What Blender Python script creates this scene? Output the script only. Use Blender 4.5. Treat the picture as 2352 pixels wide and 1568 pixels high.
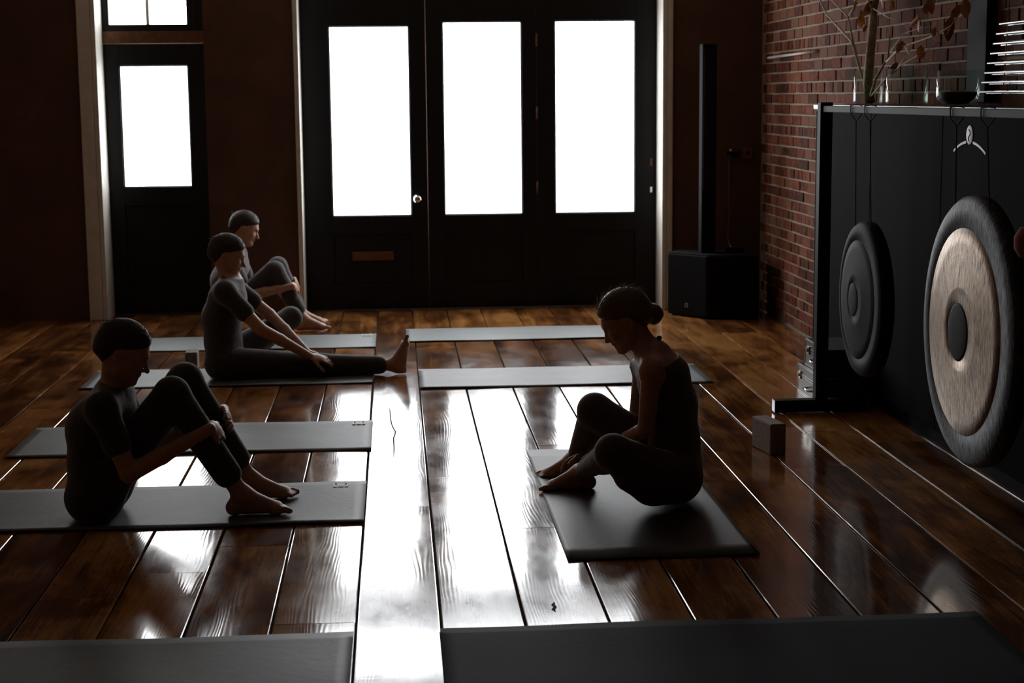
import bpy, bmesh, math, random
import numpy as np
from mathutils import Vector, Matrix

random.seed(7)
rng = np.random.default_rng(7)
for o in list(bpy.data.objects):
    bpy.data.objects.remove(o)
scene = bpy.context.scene
COL = scene.collection

# ------------------------------------------------------------------ camera
W, H, F = 2352, 1568, 3800.0
CAM_Z = 1.65
YAW, PITCH, ROLL = 0.0697766, 0.1470618, -0.0095325
_fwd = np.array([math.sin(YAW) * math.cos(PITCH), math.cos(YAW) * math.cos(PITCH), -math.sin(PITCH)])
_rt = np.array([math.cos(YAW), -math.sin(YAW), 0.0])
_up = np.cross(_rt, _fwd)
_r2 = _rt * math.cos(ROLL) + _up * math.sin(ROLL)
_u2 = -_rt * math.sin(ROLL) + _up * math.cos(ROLL)
cam_data = bpy.data.cameras.new('camera')
cam = bpy.data.objects.new('camera', cam_data)
COL.objects.link(cam)
cam.matrix_world = Matrix(((_r2[0], _u2[0], -_fwd[0], 0), (_r2[1], _u2[1], -_fwd[1], 0),
                           (_r2[2], _u2[2], -_fwd[2], CAM_Z), (0, 0, 0, 1)))
cam_data.sensor_width = 36.0
cam_data.lens = F / W * 36.0
cam_data.clip_start = 0.05
cam_data.clip_end = 100
cam_data.dof.use_dof = True
cam_data.dof.focus_distance = 6.8
cam_data.dof.aperture_fstop = 5.0
scene.camera = cam


def ray(px, py):
    return _r2 * (px - W / 2) / F - _u2 * (py - H / 2) / F + _fwd


def at(px, py, Y):
    """point on the plane y = Y that is seen at this pixel"""
    d = ray(px, py)
    p = d * (Y / d[1])
    return np.array([p[0], p[1], p[2] + CAM_Z])


def on_x(px, py, X):
    d = ray(px, py)
    p = d * (X / d[0])
    return np.array([p[0], p[1], p[2] + CAM_Z])


def ground(px, py, z=0.0):
    d = ray(px, py)
    p = d * ((z - CAM_Z) / d[2])
    return np.array([p[0], p[1], z])


# ------------------------------------------------------------------ world and exposure
world = bpy.data.worlds.new('World')
scene.world = world
world.use_nodes = True
world.node_tree.nodes['Background'].inputs[0].default_value = (0.80, 0.88, 1.0, 1)
world.node_tree.nodes['Background'].inputs[1].default_value = 1.0
scene.view_settings.view_transform = 'Standard'
scene.view_settings.look = 'None'
scene.view_settings.gamma = 1.0
scene.view_settings.use_curve_mapping = False
scene.view_settings.exposure = 0.35
DAYLIGHT = 7.5          # brightness of the overcast daylight in the frosted panes


# ------------------------------------------------------------------ materials
def nodes_of(name):
    m = bpy.data.materials.new(name)
    m.use_nodes = True
    nt = m.node_tree
    b = nt.nodes['Principled BSDF']
    return m, nt, b


def link(nt, a, b):
    nt.links.new(a, b)


def tex_vec(nt, scale=(1, 1, 1), rand=0.0):
    tc = nt.nodes.new('ShaderNodeTexCoord')
    mp = nt.nodes.new('ShaderNodeMapping')
    mp.inputs['Scale'].default_value = scale
    link(nt, tc.outputs['Object'], mp.inputs['Vector'])
    if rand:
        oi = nt.nodes.new('ShaderNodeObjectInfo')
        mu = nt.nodes.new('ShaderNodeMath'); mu.operation = 'MULTIPLY'
        mu.inputs[1].default_value = rand
        link(nt, oi.outputs['Random'], mu.inputs[0])
        link(nt, mu.outputs[0], mp.inputs['Location'])
    return mp.outputs['Vector']


def noise(nt, vec, scale, detail=4, rough=0.5, distort=0.0):
    n = nt.nodes.new('ShaderNodeTexNoise')
    n.inputs['Scale'].default_value = scale
    n.inputs['Detail'].default_value = detail
    n.inputs['Roughness'].default_value = rough
    n.inputs['Distortion'].default_value = distort
    link(nt, vec, n.inputs['Vector'])
    return n.outputs['Fac']


def ramp(nt, fac, stops):
    r = nt.nodes.new('ShaderNodeValToRGB')
    els = r.color_ramp.elements
    while len(els) < len(stops):
        els.new(0.5)
    for e, (p, c) in zip(els, stops):
        e.position = p
        e.color = tuple(c) + (1,) if len(c) == 3 else c
    link(nt, fac, r.inputs['Fac'])
    return r.outputs['Color']


def maprange(nt, fac, a, b, lo, hi):
    m = nt.nodes.new('ShaderNodeMapRange')
    for k, v in zip(('From Min', 'From Max', 'To Min', 'To Max'), (a, b, lo, hi)):
        m.inputs[k].default_value = v
    link(nt, fac, m.inputs['Value'])
    return m.outputs['Result']


def bump(nt, b, height, strength, dist=0.01):
    n = nt.nodes.new('ShaderNodeBump')
    n.inputs['Strength'].default_value = strength
    n.inputs['Distance'].default_value = dist
    link(nt, height, n.inputs['Height'])
    link(nt, n.outputs['Normal'], b.inputs['Normal'])
    return n


def simple(name, col, rough=0.5, metal=0.0, var=0.25, scale=8.0, bumps=0.0, spec=0.5, stretch=(1, 1, 1)):
    m, nt, b = nodes_of(name)
    v = tex_vec(nt, stretch, 13.0)
    f = noise(nt, v, scale, 5, 0.6)
    lo = tuple(c * (1 - var) for c in col)
    hi = tuple(min(1, c * (1 + var)) for c in col)
    link(nt, ramp(nt, f, [(0.3, lo), (0.7, hi)]), b.inputs['Base Color'])
    b.inputs['Roughness'].default_value = rough
    b.inputs['Metallic'].default_value = metal
    b.inputs['Specular IOR Level'].default_value = spec
    if bumps:
        bump(nt, b, noise(nt, v, scale * 6, 4), bumps, 0.004)
    return m


def mat_floor():
    m, nt, b = nodes_of('varnished_plank')
    oi = nt.nodes.new('ShaderNodeObjectInfo')
    v = tex_vec(nt, (1, 0.10, 1), 37.0)
    vfine = tex_vec(nt, (1, 0.045, 1), 61.0)
    b1 = noise(nt, v, 7.0, 5, 0.62, 0.8)
    b2 = noise(nt, tex_vec(nt, (1, 0.55, 1), 43.0), 3.4, 4, 0.6, 0.5)
    bl = nt.nodes.new('ShaderNodeMath'); bl.operation = 'MULTIPLY_ADD'
    link(nt, b2, bl.inputs[0]); bl.inputs[1].default_value = 0.75
    hb = nt.nodes.new('ShaderNodeMath'); hb.operation = 'MULTIPLY_ADD'
    link(nt, b1, hb.inputs[0]); hb.inputs[1].default_value = 0.75; hb.inputs[2].default_value = -0.25
    link(nt, hb.outputs[0], bl.inputs[2])
    blotch = bl.outputs[0]
    grain = noise(nt, vfine, 85.0, 4, 0.55, 0.6)
    mix = nt.nodes.new('ShaderNodeMath'); mix.operation = 'MULTIPLY_ADD'
    link(nt, grain, mix.inputs[0]); mix.inputs[1].default_value = 0.35
    link(nt, blotch, mix.inputs[2])
    add = nt.nodes.new('ShaderNodeMath'); add.operation = 'MULTIPLY_ADD'
    link(nt, oi.outputs['Random'], add.inputs[0]); add.inputs[1].default_value = 0.22
    link(nt, mix.outputs[0], add.inputs[2])
    col = ramp(nt, add.outputs[0], [(0.52, (0.035, 0.010, 0.0030)), (0.70, (0.16, 0.056, 0.015)),
                                    (0.86, (0.42, 0.175, 0.048)), (1.0, (0.60, 0.29, 0.095))])
    link(nt, col, b.inputs['Base Color'])
    vs = tex_vec(nt, (1, 0.5, 1), 5.0)
    wear = noise(nt, vs, 5.0, 8, 0.7)
    link(nt, maprange(nt, wear, 0.35, 0.7, 0.10, 0.20), b.inputs['Roughness'])
    b.inputs['IOR'].default_value = 1.55
    b.inputs['Coat Weight'].default_value = 0.6
    b.inputs['Coat Roughness'].default_value = 0.07
    b.inputs['Coat IOR'].default_value = 1.5
    # wavy growth rings that ripple the varnish
    wv = nt.nodes.new('ShaderNodeTexWave')
    wv.wave_type = 'BANDS'; wv.bands_direction = 'X'
    wv.inputs['Scale'].default_value = 22.0
    wv.inputs['Distortion'].default_value = 26.0
    wv.inputs['Detail'].default_value = 2.0
    wv.inputs['Detail Scale'].default_value = 0.35
    link(nt, tex_vec(nt, (1, 0.13, 1), 21.0), wv.inputs['Vector'])
    speck = noise(nt, tex_vec(nt, (1, 0.6, 1), 9.0), 120.0, 2, 0.5)
    sp = maprange(nt, speck, 0.70, 0.78, 0.0, 1.0)
    h1 = nt.nodes.new('ShaderNodeMath'); h1.operation = 'MULTIPLY_ADD'
    link(nt, sp, h1.inputs[0]); h1.inputs[1].default_value = 0.12
    patch = maprange(nt, noise(nt, tex_vec(nt, (1, 0.35, 1), 29.0), 3.2, 2, 0.5), 0.42, 0.68, 0.05, 1.0)
    pm = nt.nodes.new('ShaderNodeMath'); pm.operation = 'MULTIPLY'
    link(nt, wv.outputs['Fac'], pm.inputs[0]); link(nt, patch, pm.inputs[1])
    link(nt, pm.outputs[0], h1.inputs[2])
    big = noise(nt, tex_vec(nt, (1, 0.25, 1), 17.0), 9.0, 2, 0.5)
    h2 = nt.nodes.new('ShaderNodeMath'); h2.operation = 'MULTIPLY_ADD'
    link(nt, big, h2.inputs[0]); h2.inputs[1].default_value = 9.0
    link(nt, h1.outputs[0], h2.inputs[2])
    chat = noise(nt, tex_vec(nt, (0.06, 1, 1), 33.0), 75.0, 3, 0.6)
    h3 = nt.nodes.new('ShaderNodeMath'); h3.operation = 'MULTIPLY_ADD'
    link(nt, chat, h3.inputs[0]); h3.inputs[1].default_value = 0.55
    link(nt, h2.outputs[0], h3.inputs[2])
    n = bump(nt, b, h3.outputs[0], 0.10, 0.0008)
    link(nt, n.outputs['Normal'], b.inputs['Coat Normal'])
    return m


def mat_brick():
    m, nt, b = nodes_of('old_red_brick')
    oi = nt.nodes.new('ShaderNodeObjectInfo')
    v = tex_vec(nt, (1, 1, 1), 3.0)
    per = nt.nodes.new('ShaderNodeAttribute'); per.attribute_name = 'tone'
    f = noise(nt, v, 22.0, 6, 0.7)
    a = nt.nodes.new('ShaderNodeMath'); a.operation = 'MULTIPLY_ADD'
    link(nt, per.outputs['Fac'], a.inputs[0]); a.inputs[1].default_value = 0.45
    link(nt, f, a.inputs[2])
    col = ramp(nt, a.outputs[0], [(0.40, (0.022, 0.008, 0.005)), (0.62, (0.085, 0.022, 0.010)),
                                  (0.80, (0.17, 0.045, 0.020)), (1.0, (0.13, 0.080, 0.052))])
    link(nt, col, b.inputs['Base Color'])
    b.inputs['Roughness'].default_value = 0.9
    b.inputs['Specular IOR Level'].default_value = 0.15
    bump(nt, b, noise(nt, v, 60.0, 5, 0.7), 0.5, 0.004)
    return m


def mat_pane():
    m, nt, b = nodes_of('frosted_daylight_glass')
    v = tex_vec(nt, (1, 1, 1), 4.0)
    f = noise(nt, v, 1.3, 2, 0.5)
    col = ramp(nt, f, [(0.3, (0.90, 0.94, 0.99)), (0.7, (1.0, 1.0, 1.0))])
    b.inputs['Base Color'].default_value = (0.8, 0.82, 0.83, 1)
    b.inputs['Roughness'].default_value = 0.35
    link(nt, col, b.inputs['Emission Color'])
    b.inputs['Emission Strength'].default_value = DAYLIGHT
    return m


def mat_gong(name, lo, hi, rough):
    m, nt, b = nodes_of(name)
    v = tex_vec(nt, (1, 9, 1.6))
    f = noise(nt, v, 12.0, 6, 0.7, 0.4)
    link(nt, ramp(nt, f, [(0.32, lo), (0.68, hi)]), b.inputs['Base Color'])
    b.inputs['Metallic'].default_value = 0.9
    link(nt, maprange(nt, f, 0.3, 0.7, rough + 0.12, rough - 0.06), b.inputs['Roughness'])
    tc = nt.nodes.new('ShaderNodeTexCoord')
    fl = nt.nodes.new('ShaderNodeVectorMath'); fl.operation = 'MULTIPLY'
    fl.inputs[1].default_value = (0, 1, 1)
    link(nt, tc.outputs['Object'], fl.inputs[0])
    ln = nt.nodes.new('ShaderNodeVectorMath'); ln.operation = 'LENGTH'
    link(nt, fl.outputs[0], ln.inputs[0])
    rn = nt.nodes.new('ShaderNodeTexNoise'); rn.noise_dimensions = '1D'
    rn.inputs['Scale'].default_value = 90.0
    rn.inputs['Detail'].default_value = 3.0
    link(nt, ln.outputs['Value'], rn.inputs['W'])
    hm = nt.nodes.new('ShaderNodeMath'); hm.operation = 'MULTIPLY_ADD'
    link(nt, rn.outputs['Fac'], hm.inputs[0]); hm.inputs[1].default_value = 0.30
    link(nt, f, hm.inputs[2])
    bump(nt, b, hm.outputs[0], 0.40, 0.004)
    return m


def mat_glass(name, col, rough):
    """thin clear glass: mostly see-through, with edge reflections"""
    m, nt, b = nodes_of(name)
    out = nt.nodes['Material Output']
    tr = nt.nodes.new('ShaderNodeBsdfTransparent')
    tr.inputs['Color'].default_value = col + (1,)
    gl = nt.nodes.new('ShaderNodeBsdfGlossy')
    v = tex_vec(nt)
    link(nt, maprange(nt, noise(nt, v, 14.0, 3), 0.3, 0.7, rough, rough + 0.08), gl.inputs['Roughness'])
    lw = nt.nodes.new('ShaderNodeLayerWeight')
    lw.inputs['Blend'].default_value = 0.35
    fr = nt.nodes.new('ShaderNodeMath'); fr.operation = 'POWER'
    link(nt, lw.outputs['Facing'], fr.inputs[0])
    fr.inputs[1].default_value = 3.0
    mx = nt.nodes.new('ShaderNodeMixShader')
    link(nt, fr.outputs[0], mx.inputs[0])
    link(nt, tr.outputs[0], mx.inputs[1])
    link(nt, gl.outputs[0], mx.inputs[2])
    link(nt, mx.outputs[0], out.inputs['Surface'])
    nt.nodes.remove(b)
    return m


def mat_hair(name, col):
    m = simple(name, col, 0.4, var=0.2, scale=30, bumps=0.08)
    b = m.node_tree.nodes['Principled BSDF']
    b.inputs['Sheen Weight'].default_value = 1.0
    b.inputs['Sheen Roughness'].default_value = 0.3
    b.inputs['Sheen Tint'].default_value = (0.9, 0.75, 0.6, 1)
    return m


def mat_skin():
    m, nt, b = nodes_of('skin')
    v = tex_vec(nt)
    f = noise(nt, v, 30.0, 4)
    link(nt, ramp(nt, f, [(0.3, (0.40, 0.215, 0.14)), (0.7, (0.50, 0.285, 0.19))]), b.inputs['Base Color'])
    b.inputs['Roughness'].default_value = 0.5
    b.inputs['Sheen Weight'].default_value = 0.25
    b.inputs['Sheen Roughness'].default_value = 0.4
    b.inputs['Sheen Tint'].default_value = (0.9, 0.7, 0.6, 1)
    bump(nt, b, noise(nt, v, 260.0, 2), 0.12, 0.002)
    return m


def mat_cloth(name, col):
    m, nt, b = nodes_of(name)
    v = tex_vec(nt)
    f = noise(nt, v, 40.0, 4)
    link(nt, ramp(nt, f, [(0.3, tuple(c * .75 for c in col)), (0.7, tuple(c * 1.2 for c in col))]), b.inputs['Base Color'])
    b.inputs['Roughness'].default_value = 0.85
    b.inputs['Sheen Weight'].default_value = 0.3
    bump(nt, b, noise(nt, v, 25.0, 3), 0.35, 0.01)
    return m


M = dict(
    floor=mat_floor(), brick=mat_brick(), pane=mat_pane(), skin=mat_skin(),
    mortar=simple('lime_mortar', (0.25, 0.20, 0.14), 0.9, bumps=0.5, scale=20),
    plaster=simple('brown_plaster', (0.075, 0.034, 0.019), 0.75, scale=3, bumps=0.15),
    tan=simple('tan_plaster', (0.40, 0.24, 0.145), 0.8, var=0.1, scale=3),
    ceiling=simple('cream_ceiling_paint', (0.46, 0.35, 0.26), 0.8, scale=2),
    black_paint=simple('black_door_paint', (0.006, 0.006, 0.0065), 0.5, scale=5, bumps=0.04, spec=0.25),
    white_paint=simple('off_white_paint', (0.55, 0.54, 0.49), 0.5, var=0.12, scale=9, bumps=0.08),
    subfloor=simple('dark_subfloor', (0.012, 0.008, 0.006), 0.9),
    mat=simple('grey_rubber_mat', (0.105, 0.118, 0.120), 0.52, var=0.14, scale=5, bumps=0.25),
    mat_dark=simple('charcoal_rubber_mat', (0.010, 0.010, 0.010), 0.75, var=0.14, scale=5, bumps=0.25, spec=0.2),
    mat_brown=simple('taupe_rubber_mat', (0.030, 0.025, 0.021), 0.50, var=0.14, scale=5, bumps=0.25),
    print_white=simple('white_print', (0.82, 0.82, 0.80), 0.5, var=0.1),
    black_metal=simple('black_powder_coat', (0.008, 0.008, 0.009), 0.6, metal=0.0, scale=10, spec=0.07),
    black_box=simple('black_speaker_cabinet', (0.0025, 0.0025, 0.0028), 0.75, scale=40, bumps=0.1, spec=0.10),
    steel=simple('polished_steel', (0.75, 0.75, 0.73), 0.16, metal=1.0, var=0.08),
    brass=simple('aged_brass', (0.55, 0.38, 0.14), 0.30, metal=1.0, var=0.2),
    bronze=simple('dull_copper_plate', (0.16, 0.075, 0.04), 0.45, metal=0.7, var=0.3, scale=20),
    gong_rim=mat_gong('blackened_bronze', (0.012, 0.013, 0.015), (0.11, 0.114, 0.12), 0.58),
    gong_face=mat_gong('brushed_bronze', (0.05, 0.030, 0.018), (0.42, 0.29, 0.18), 0.38),
    gong_boss=simple('blackened_iron', (0.007, 0.0055, 0.005), 0.7, scale=20, bumps=0.1, spec=0.12),
    case=simple('black_road_case', (0.030, 0.029, 0.030), 0.40, scale=30, bumps=0.2),
    case_trim=simple('aluminium_case_edging', (0.33, 0.33, 0.33), 0.35, metal=0.9),
    cork=simple('grey_cork', (0.26, 0.215, 0.165), 0.85, var=0.35, scale=60, bumps=0.4),
    wood=simple('dark_oiled_wood', (0.06, 0.030, 0.017), 0.35, scale=6, stretch=(6, 0.5, 6)),
    bark=simple('pale_branch_bark', (0.42, 0.36, 0.26), 0.8, var=0.4, scale=30, bumps=0.4),
    leaf=simple('dried_leaf', (0.56, 0.28, 0.12), 0.7, var=0.45, scale=14),
    glass=mat_glass('clear_crystal', (0.93, 0.97, 0.95), 0.02),
    dark_fill=simple('dark_pebbles', (0.03, 0.03, 0.032), 0.6, var=0.5, scale=40, bumps=0.5),
    black_wood=simple('black_stained_wood', (0.0035, 0.0030, 0.0027), 0.85, scale=6, spec=0.03, stretch=(6, 0.5, 6)),
    felt=simple('rust_felt', (0.30, 0.095, 0.045), 0.95, var=0.3, scale=40, bumps=0.4),
    cord=simple('natural_cord', (0.32, 0.29, 0.24), 0.8, scale=60),
    cable=simple('grey_cable', (0.10, 0.09, 0.085), 0.5),
    nail=simple('toe_nail', (0.55, 0.38, 0.32), 0.25),
    hair_brown=mat_hair('light_brown_hair', (0.13, 0.075, 0.038)),
    hair_dark=simple('dark_brown_hair', (0.022, 0.013, 0.009), 0.6, var=0.2, scale=30, bumps=0.1),
    top=mat_cloth('brown_cotton', (0.060, 0.034, 0.026)),
    leggings=mat_cloth('cocoa_jersey', (0.070, 0.042, 0.032)),
    navy=mat_cloth('charcoal_cotton', (0.035, 0.033, 0.036)),
    grey_cloth=mat_cloth('grey_cotton', (0.10, 0.09, 0.085)),
)


# ------------------------------------------------------------------ mesh helpers
def new_obj(name, verts, faces, mat, parent=None, smooth=False):
    me = bpy.data.meshes.new(name)
    me.from_pydata([tuple(map(float, v)) for v in verts], [], [tuple(map(int, f)) for f in faces])
    me.update()
    return add_mesh(name, me, mat, parent, smooth)


def add_mesh(name, me, mat, parent=None, smooth=False):
    if mat is not None and not me.materials:
        me.materials.append(mat)
    if smooth:
        me.polygons.foreach_set('use_smooth', [True] * len(me.polygons))
    o = bpy.data.objects.new(name, me)
    COL.objects.link(o)
    if parent is not None:
        o.parent = parent
    return o


def from_bm(name, bm, mat, parent=None, smooth=False):
    me = bpy.data.meshes.new(name)
    bmesh.ops.recalc_face_normals(bm, faces=bm.faces)
    bm.to_mesh(me)
    bm.free()
    return add_mesh(name, me, mat, parent, smooth)


def bm_box(bm, x0, x1, y0, y1, z0, z1, bevel=0.0):
    vs = [bm.verts.new(p) for p in ((x0, y0, z0), (x1, y0, z0), (x1, y1, z0), (x0, y1, z0),
                                    (x0, y0, z1), (x1, y0, z1), (x1, y1, z1), (x0, y1, z1))]
    fs = [bm.faces.new([vs[i] for i in f]) for f in
          ((0, 3, 2, 1), (4, 5, 6, 7), (0, 1, 5, 4), (1, 2, 6, 5), (2, 3, 7, 6), (3, 0, 4, 7))]
    if bevel:
        es = set()
        for f in fs:
            es.update(f.edges)
        bmesh.ops.bevel(bm, geom=list(es), offset=bevel, segments=2, affect='EDGES', profile=0.5)
    return vs


def box(name, x0, x1, y0, y1, z0, z1, mat, parent=None, bevel=0.0):
    bm = bmesh.new()
    bm_box(bm, min(x0, x1), max(x0, x1), min(y0, y1), max(y0, y1), min(z0, z1), max(z0, z1), bevel)
    return from_bm(name, bm, mat, parent)


def prism(name, poly, z0, z1, mat, parent=None, bevel=0.0):
    bm = bmesh.new()
    a = [bm.verts.new((x, y, z0)) for x, y in poly]
    b = [bm.verts.new((x, y, z1)) for x, y in poly]
    n = len(poly)
    bm.faces.new(a[::-1]); bm.faces.new(b)
    for i in range(n):
        bm.faces.new((a[i], a[(i + 1) % n], b[(i + 1) % n], b[i]))
    if bevel:
        bmesh.ops.bevel(bm, geom=list(bm.edges), offset=bevel, segments=2, affect='EDGES', profile=0.5)
    return from_bm(name, bm, mat, parent)


def tube_data(pts, radii, n=10, caps=True):
    pts = [np.array(p, float) for p in pts]
    V, Fc = [], []
    prev = None
    for i, p in enumerate(pts):
        t = pts[min(i + 1, len(pts) - 1)] - pts[max(i - 1, 0)]
        t = t / (np.linalg.norm(t) + 1e-9)
        if prev is None:
            a = np.array([0, 0, 1.0]) if abs(t[2]) < 0.9 else np.array([1.0, 0, 0])
        else:
            a = prev
        u = a - t * a.dot(t); u /= np.linalg.norm(u) + 1e-9
        prev = u
        w = np.cross(t, u)
        r = radii[i] if hasattr(radii, '__len__') else radii
        for k in range(n):
            an = 2 * math.pi * k / n
            V.append(p + (u * math.cos(an) + w * math.sin(an)) * r)
    for i in range(len(pts) - 1):
        for k in range(n):
            Fc.append((i * n + k, i * n + (k + 1) % n, (i + 1) * n + (k + 1) % n, (i + 1) * n + k))
    if caps:
        Fc.append(tuple(range(n))[::-1])
        Fc.append(tuple(range((len(pts) - 1) * n, len(pts) * n)))
    return V, Fc


def tube(name, pts, radii, mat, parent=None, n=10, smooth=True):
    V, Fc = tube_data(pts, radii, n)
    return new_obj(name, V, Fc, mat, parent, smooth)


def lathe(name, prof, mat, parent=None, n=48, axis='Z', origin=(0, 0, 0), smooth=True, close=False):
    """prof: list of (r, h). axis Z: up; axis X: h runs along +X"""
    V, Fc = [], []
    ox, oy, oz = origin
    for r, h in prof:
        for k in range(n):
            a = 2 * math.pi * k / n
            c, s = r * math.cos(a), r * math.sin(a)
            V.append((ox + c, oy + s, oz + h) if axis == 'Z' else (ox + h, oy + c, oz + s) if axis == 'X' else (ox + c, oy + h, oz + s))
    m = len(prof)
    for i in range(m - 1 + (1 if close else 0)):
        j = (i + 1) % m
        for k in range(n):
            Fc.append((i * n + k, i * n + (k + 1) % n, j * n + (k + 1) % n, j * n + k))
    if not close:
        if prof[0][0] > 1e-6:
            Fc.append(tuple(range(n))[::-1])
        if prof[-1][0] > 1e-6:
            Fc.append(tuple(range((m - 1) * n, m * n)))
    bm = bmesh.new()
    vs = [bm.verts.new(v) for v in V]
    for f in Fc:
        try:
            bm.faces.new([vs[i] for i in f])
        except ValueError:
            pass
    bmesh.ops.remove_doubles(bm, verts=bm.verts, dist=1e-5)
    return from_bm(name, bm, mat, parent, smooth)


def empty(name, loc=(0, 0, 0), rz=0.0):
    o = bpy.data.objects.new(name, None)
    o.location = loc
    o.rotation_euler[2] = rz
    o.empty_display_size = 0.05
    COL.objects.link(o)
    return o


def tag(o, label, cat, group=None):
    o['label'] = label
    o['category'] = cat
    if group:
        o['group'] = group
    return o


def struct(o, label=None):
    o['kind'] = 'structure'
    if label:
        o['label'] = label
    return o


def at_parent(o, root):
    """geometry was written in world space: hang it under an Empty that stands elsewhere"""
    o.parent = root
    bpy.context.view_layer.update()
    o.matrix_parent_inverse = root.matrix_world.inverted()
    return o


# ------------------------------------------------------------------ the room
X_R, X_L = 2.82, -3.75
Y_F, Y_D, Y_B = 12.65, 12.95, -2.0       # wall face, door plane, wall behind the camera
Z_C = 3.35

# floor: dark subfloor carrying planks
floor = struct(box('floor', X_L, X_R, Y_B, 13.25, -0.12, -0.022, M['subfloor']),
               'wide dark varnished floorboards running towards the doors')
PW, X0 = 0.2675, 0.1195


def plank(x0, x1, y0, y1, tilt, cup):
    g = 0.0034
    x0 += g; x1 -= g
    y0 += 0.0009; y1 -= 0.0009
    w = x1 - x0
    prof = [(0, -0.022), (0, -0.0035), (0.0011, -0.0010), (0.0040, 0.0)]
    prof += [(w * t, 0.0) for t in (0.12, 0.3, 0.5, 0.7, 0.88)]
    prof += [(w - 0.0040, 0.0), (w - 0.0011, -0.0010), (w, -0.0035), (w, -0.022)]
    V = []
    for k, y in enumerate((y0, y0 + 0.002, y1 - 0.002, y1)):
        dz = -0.0012 if k in (0, 3) else 0
        for x, z in prof:
            u = (x / w - 0.5) * 2
            zz = z + (tilt * u + cup * (u * u - 1) - abs(tilt) + dz if z > -0.02 else 0)
            V.append((x0 + x, y, zz))
    n = len(prof)
    Fc = [tuple(range(n)), tuple(range(3 * n, 4 * n))[::-1]]
    for k in range(3):
        for i in range(n - 1):
            Fc.append((k * n + i, (k + 1) * n + i, (k + 1) * n + i + 1, k * n + i + 1))
    o = new_obj('plank', V, Fc, M['floor'], floor)
    return o


joints = {0: [7.115, 3.1, 10.9], -1: [6.58, 2.4, 10.35], 1: [6.20, 1.4, 9.9], 2: [7.72, 3.6, 11.2],
          -2: [5.1, 8.75], 3: [4.6, 8.9], 4: [6.9, 10.2]}
k0 = int(math.floor((X_L - X0) / PW)); k1 = int(math.ceil((X_R - X0) / PW))
for k in range(k0, k1):
    xa, xb = max(X0 + k * PW, X_L), min(X0 + (k + 1) * PW, X_R)
    if xb - xa < 0.03:
        continue
    if k in joints:
        js = sorted(joints[k])
    else:
        js, y = [], Y_B + random.uniform(1.0, 4.0)
        while y < Y_F - 1.2:
            js.append(y); y += random.uniform(2.6, 4.6)
    ys = [Y_B] + js + [Y_D + 0.02]
    for a, b in zip(ys[:-1], ys[1:]):
        plank(xa, xb, a, b, random.uniform(-0.0005, 0.0005), random.uniform(-0.0006, 0.0003))

def ribbon(name, pix, wid, label):
    P = [ground(x, y, 0.0003) for x, y in pix]
    V, Fc = [], []
    for i, p in enumerate(P):
        t = P[min(i + 1, len(P) - 1)] - P[max(i - 1, 0)]
        t = t / np.linalg.norm(t)
        nrm = np.array((-t[1], t[0], 0)) * wid * (0.5 if 0 < i < len(P) - 1 else 0.1)
        V += [p - nrm, p + nrm, p + nrm + (0, 0, -0.002), p - nrm + (0, 0, -0.002)]
    for i in range(len(P) - 1):
        for j in range(4):
            Fc.append((i * 4 + j, i * 4 + (j + 1) % 4, i * 4 + 4 + (j + 1) % 4, i * 4 + 4 + j))
    o = new_obj(name, V, Fc, M['subfloor'], floor)
    o['label'] = label


ribbon('crack', [(893, 931), (896, 945), (897, 962), (901, 978), (908, 990), (907, 998), (904, 1005), (905, 1030), (904, 1055)], 0.007, 'dark split running along a bright board')
ribbon('knot_hole', [(1274, 1382), (1270, 1388), (1275, 1393), (1271, 1399), (1276, 1404)], 0.012, 'dark knot hole near the camera')

# plain shell
struct(box('wall_left', X_L - 0.2, X_L, Y_B - 0.2, 13.4, -0.1, Z_C + 0.1, M['tan']), 'plain tan plaster wall on the left')
struct(box('wall_back', X_L, X_R, Y_B - 0.2, Y_B, -0.1, Z_C + 0.1, M['tan']), 'plain tan plaster wall behind the viewer')
struct(box('ceiling', X_L, X_R + 0.2, Y_B, 13.4, Z_C, Z_C + 0.15, M['ceiling']), 'cream painted ceiling')

# far wall with its two openings, as plaster piers and lintels
DL, DR = -0.735, 2.085           # wide folding doors
SL, SR = -2.22, -1.40            # narrow side door
D_TOP = 2.53
far = bmesh.new()
for a, b, z0, z1 in ((X_L, SL, -0.1, Z_C), (SR, DL, -0.1, Z_C), (DR, X_R, -0.1, Z_C),
                     (SL, SR, 3.05, Z_C), (DL, DR, 3.05, Z_C)):
    bm_box(far, a, b, Y_F, Y_F + 0.55, z0, z1)
struct(from_bm('wall_far', far, M['plaster']), 'brown plaster wall holding the black glazed doors')

# white painted jamb linings and casings
for i, (xa, xb) in enumerate(((SL, SL + 0.035), (DL, DL + 0.035), (DR - 0.035, DR))):
    t = box('trim_%d' % (i + 1), xa, xb, Y_F - 0.03, Y_D + 0.0, 0.0, 3.0, M['white_paint'], None, 0.004)
    struct(t, 'white painted jamb lining beside the doors')
t = box('trim_4', SL - 0.10, SL - 0.002, Y_F - 0.035, Y_F - 0.002, 0.0, 3.05, M['white_paint'], None, 0.006)
struct(t, 'pale casing board left of the narrow side door')
t = box('trim_5', DR + 0.002, DR + 0.045, Y_F - 0.030, Y_F - 0.002, 0.0, 3.05, M['white_paint'], None, 0.006)
struct(t, 'pale narrow casing right of the folding doors')


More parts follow.
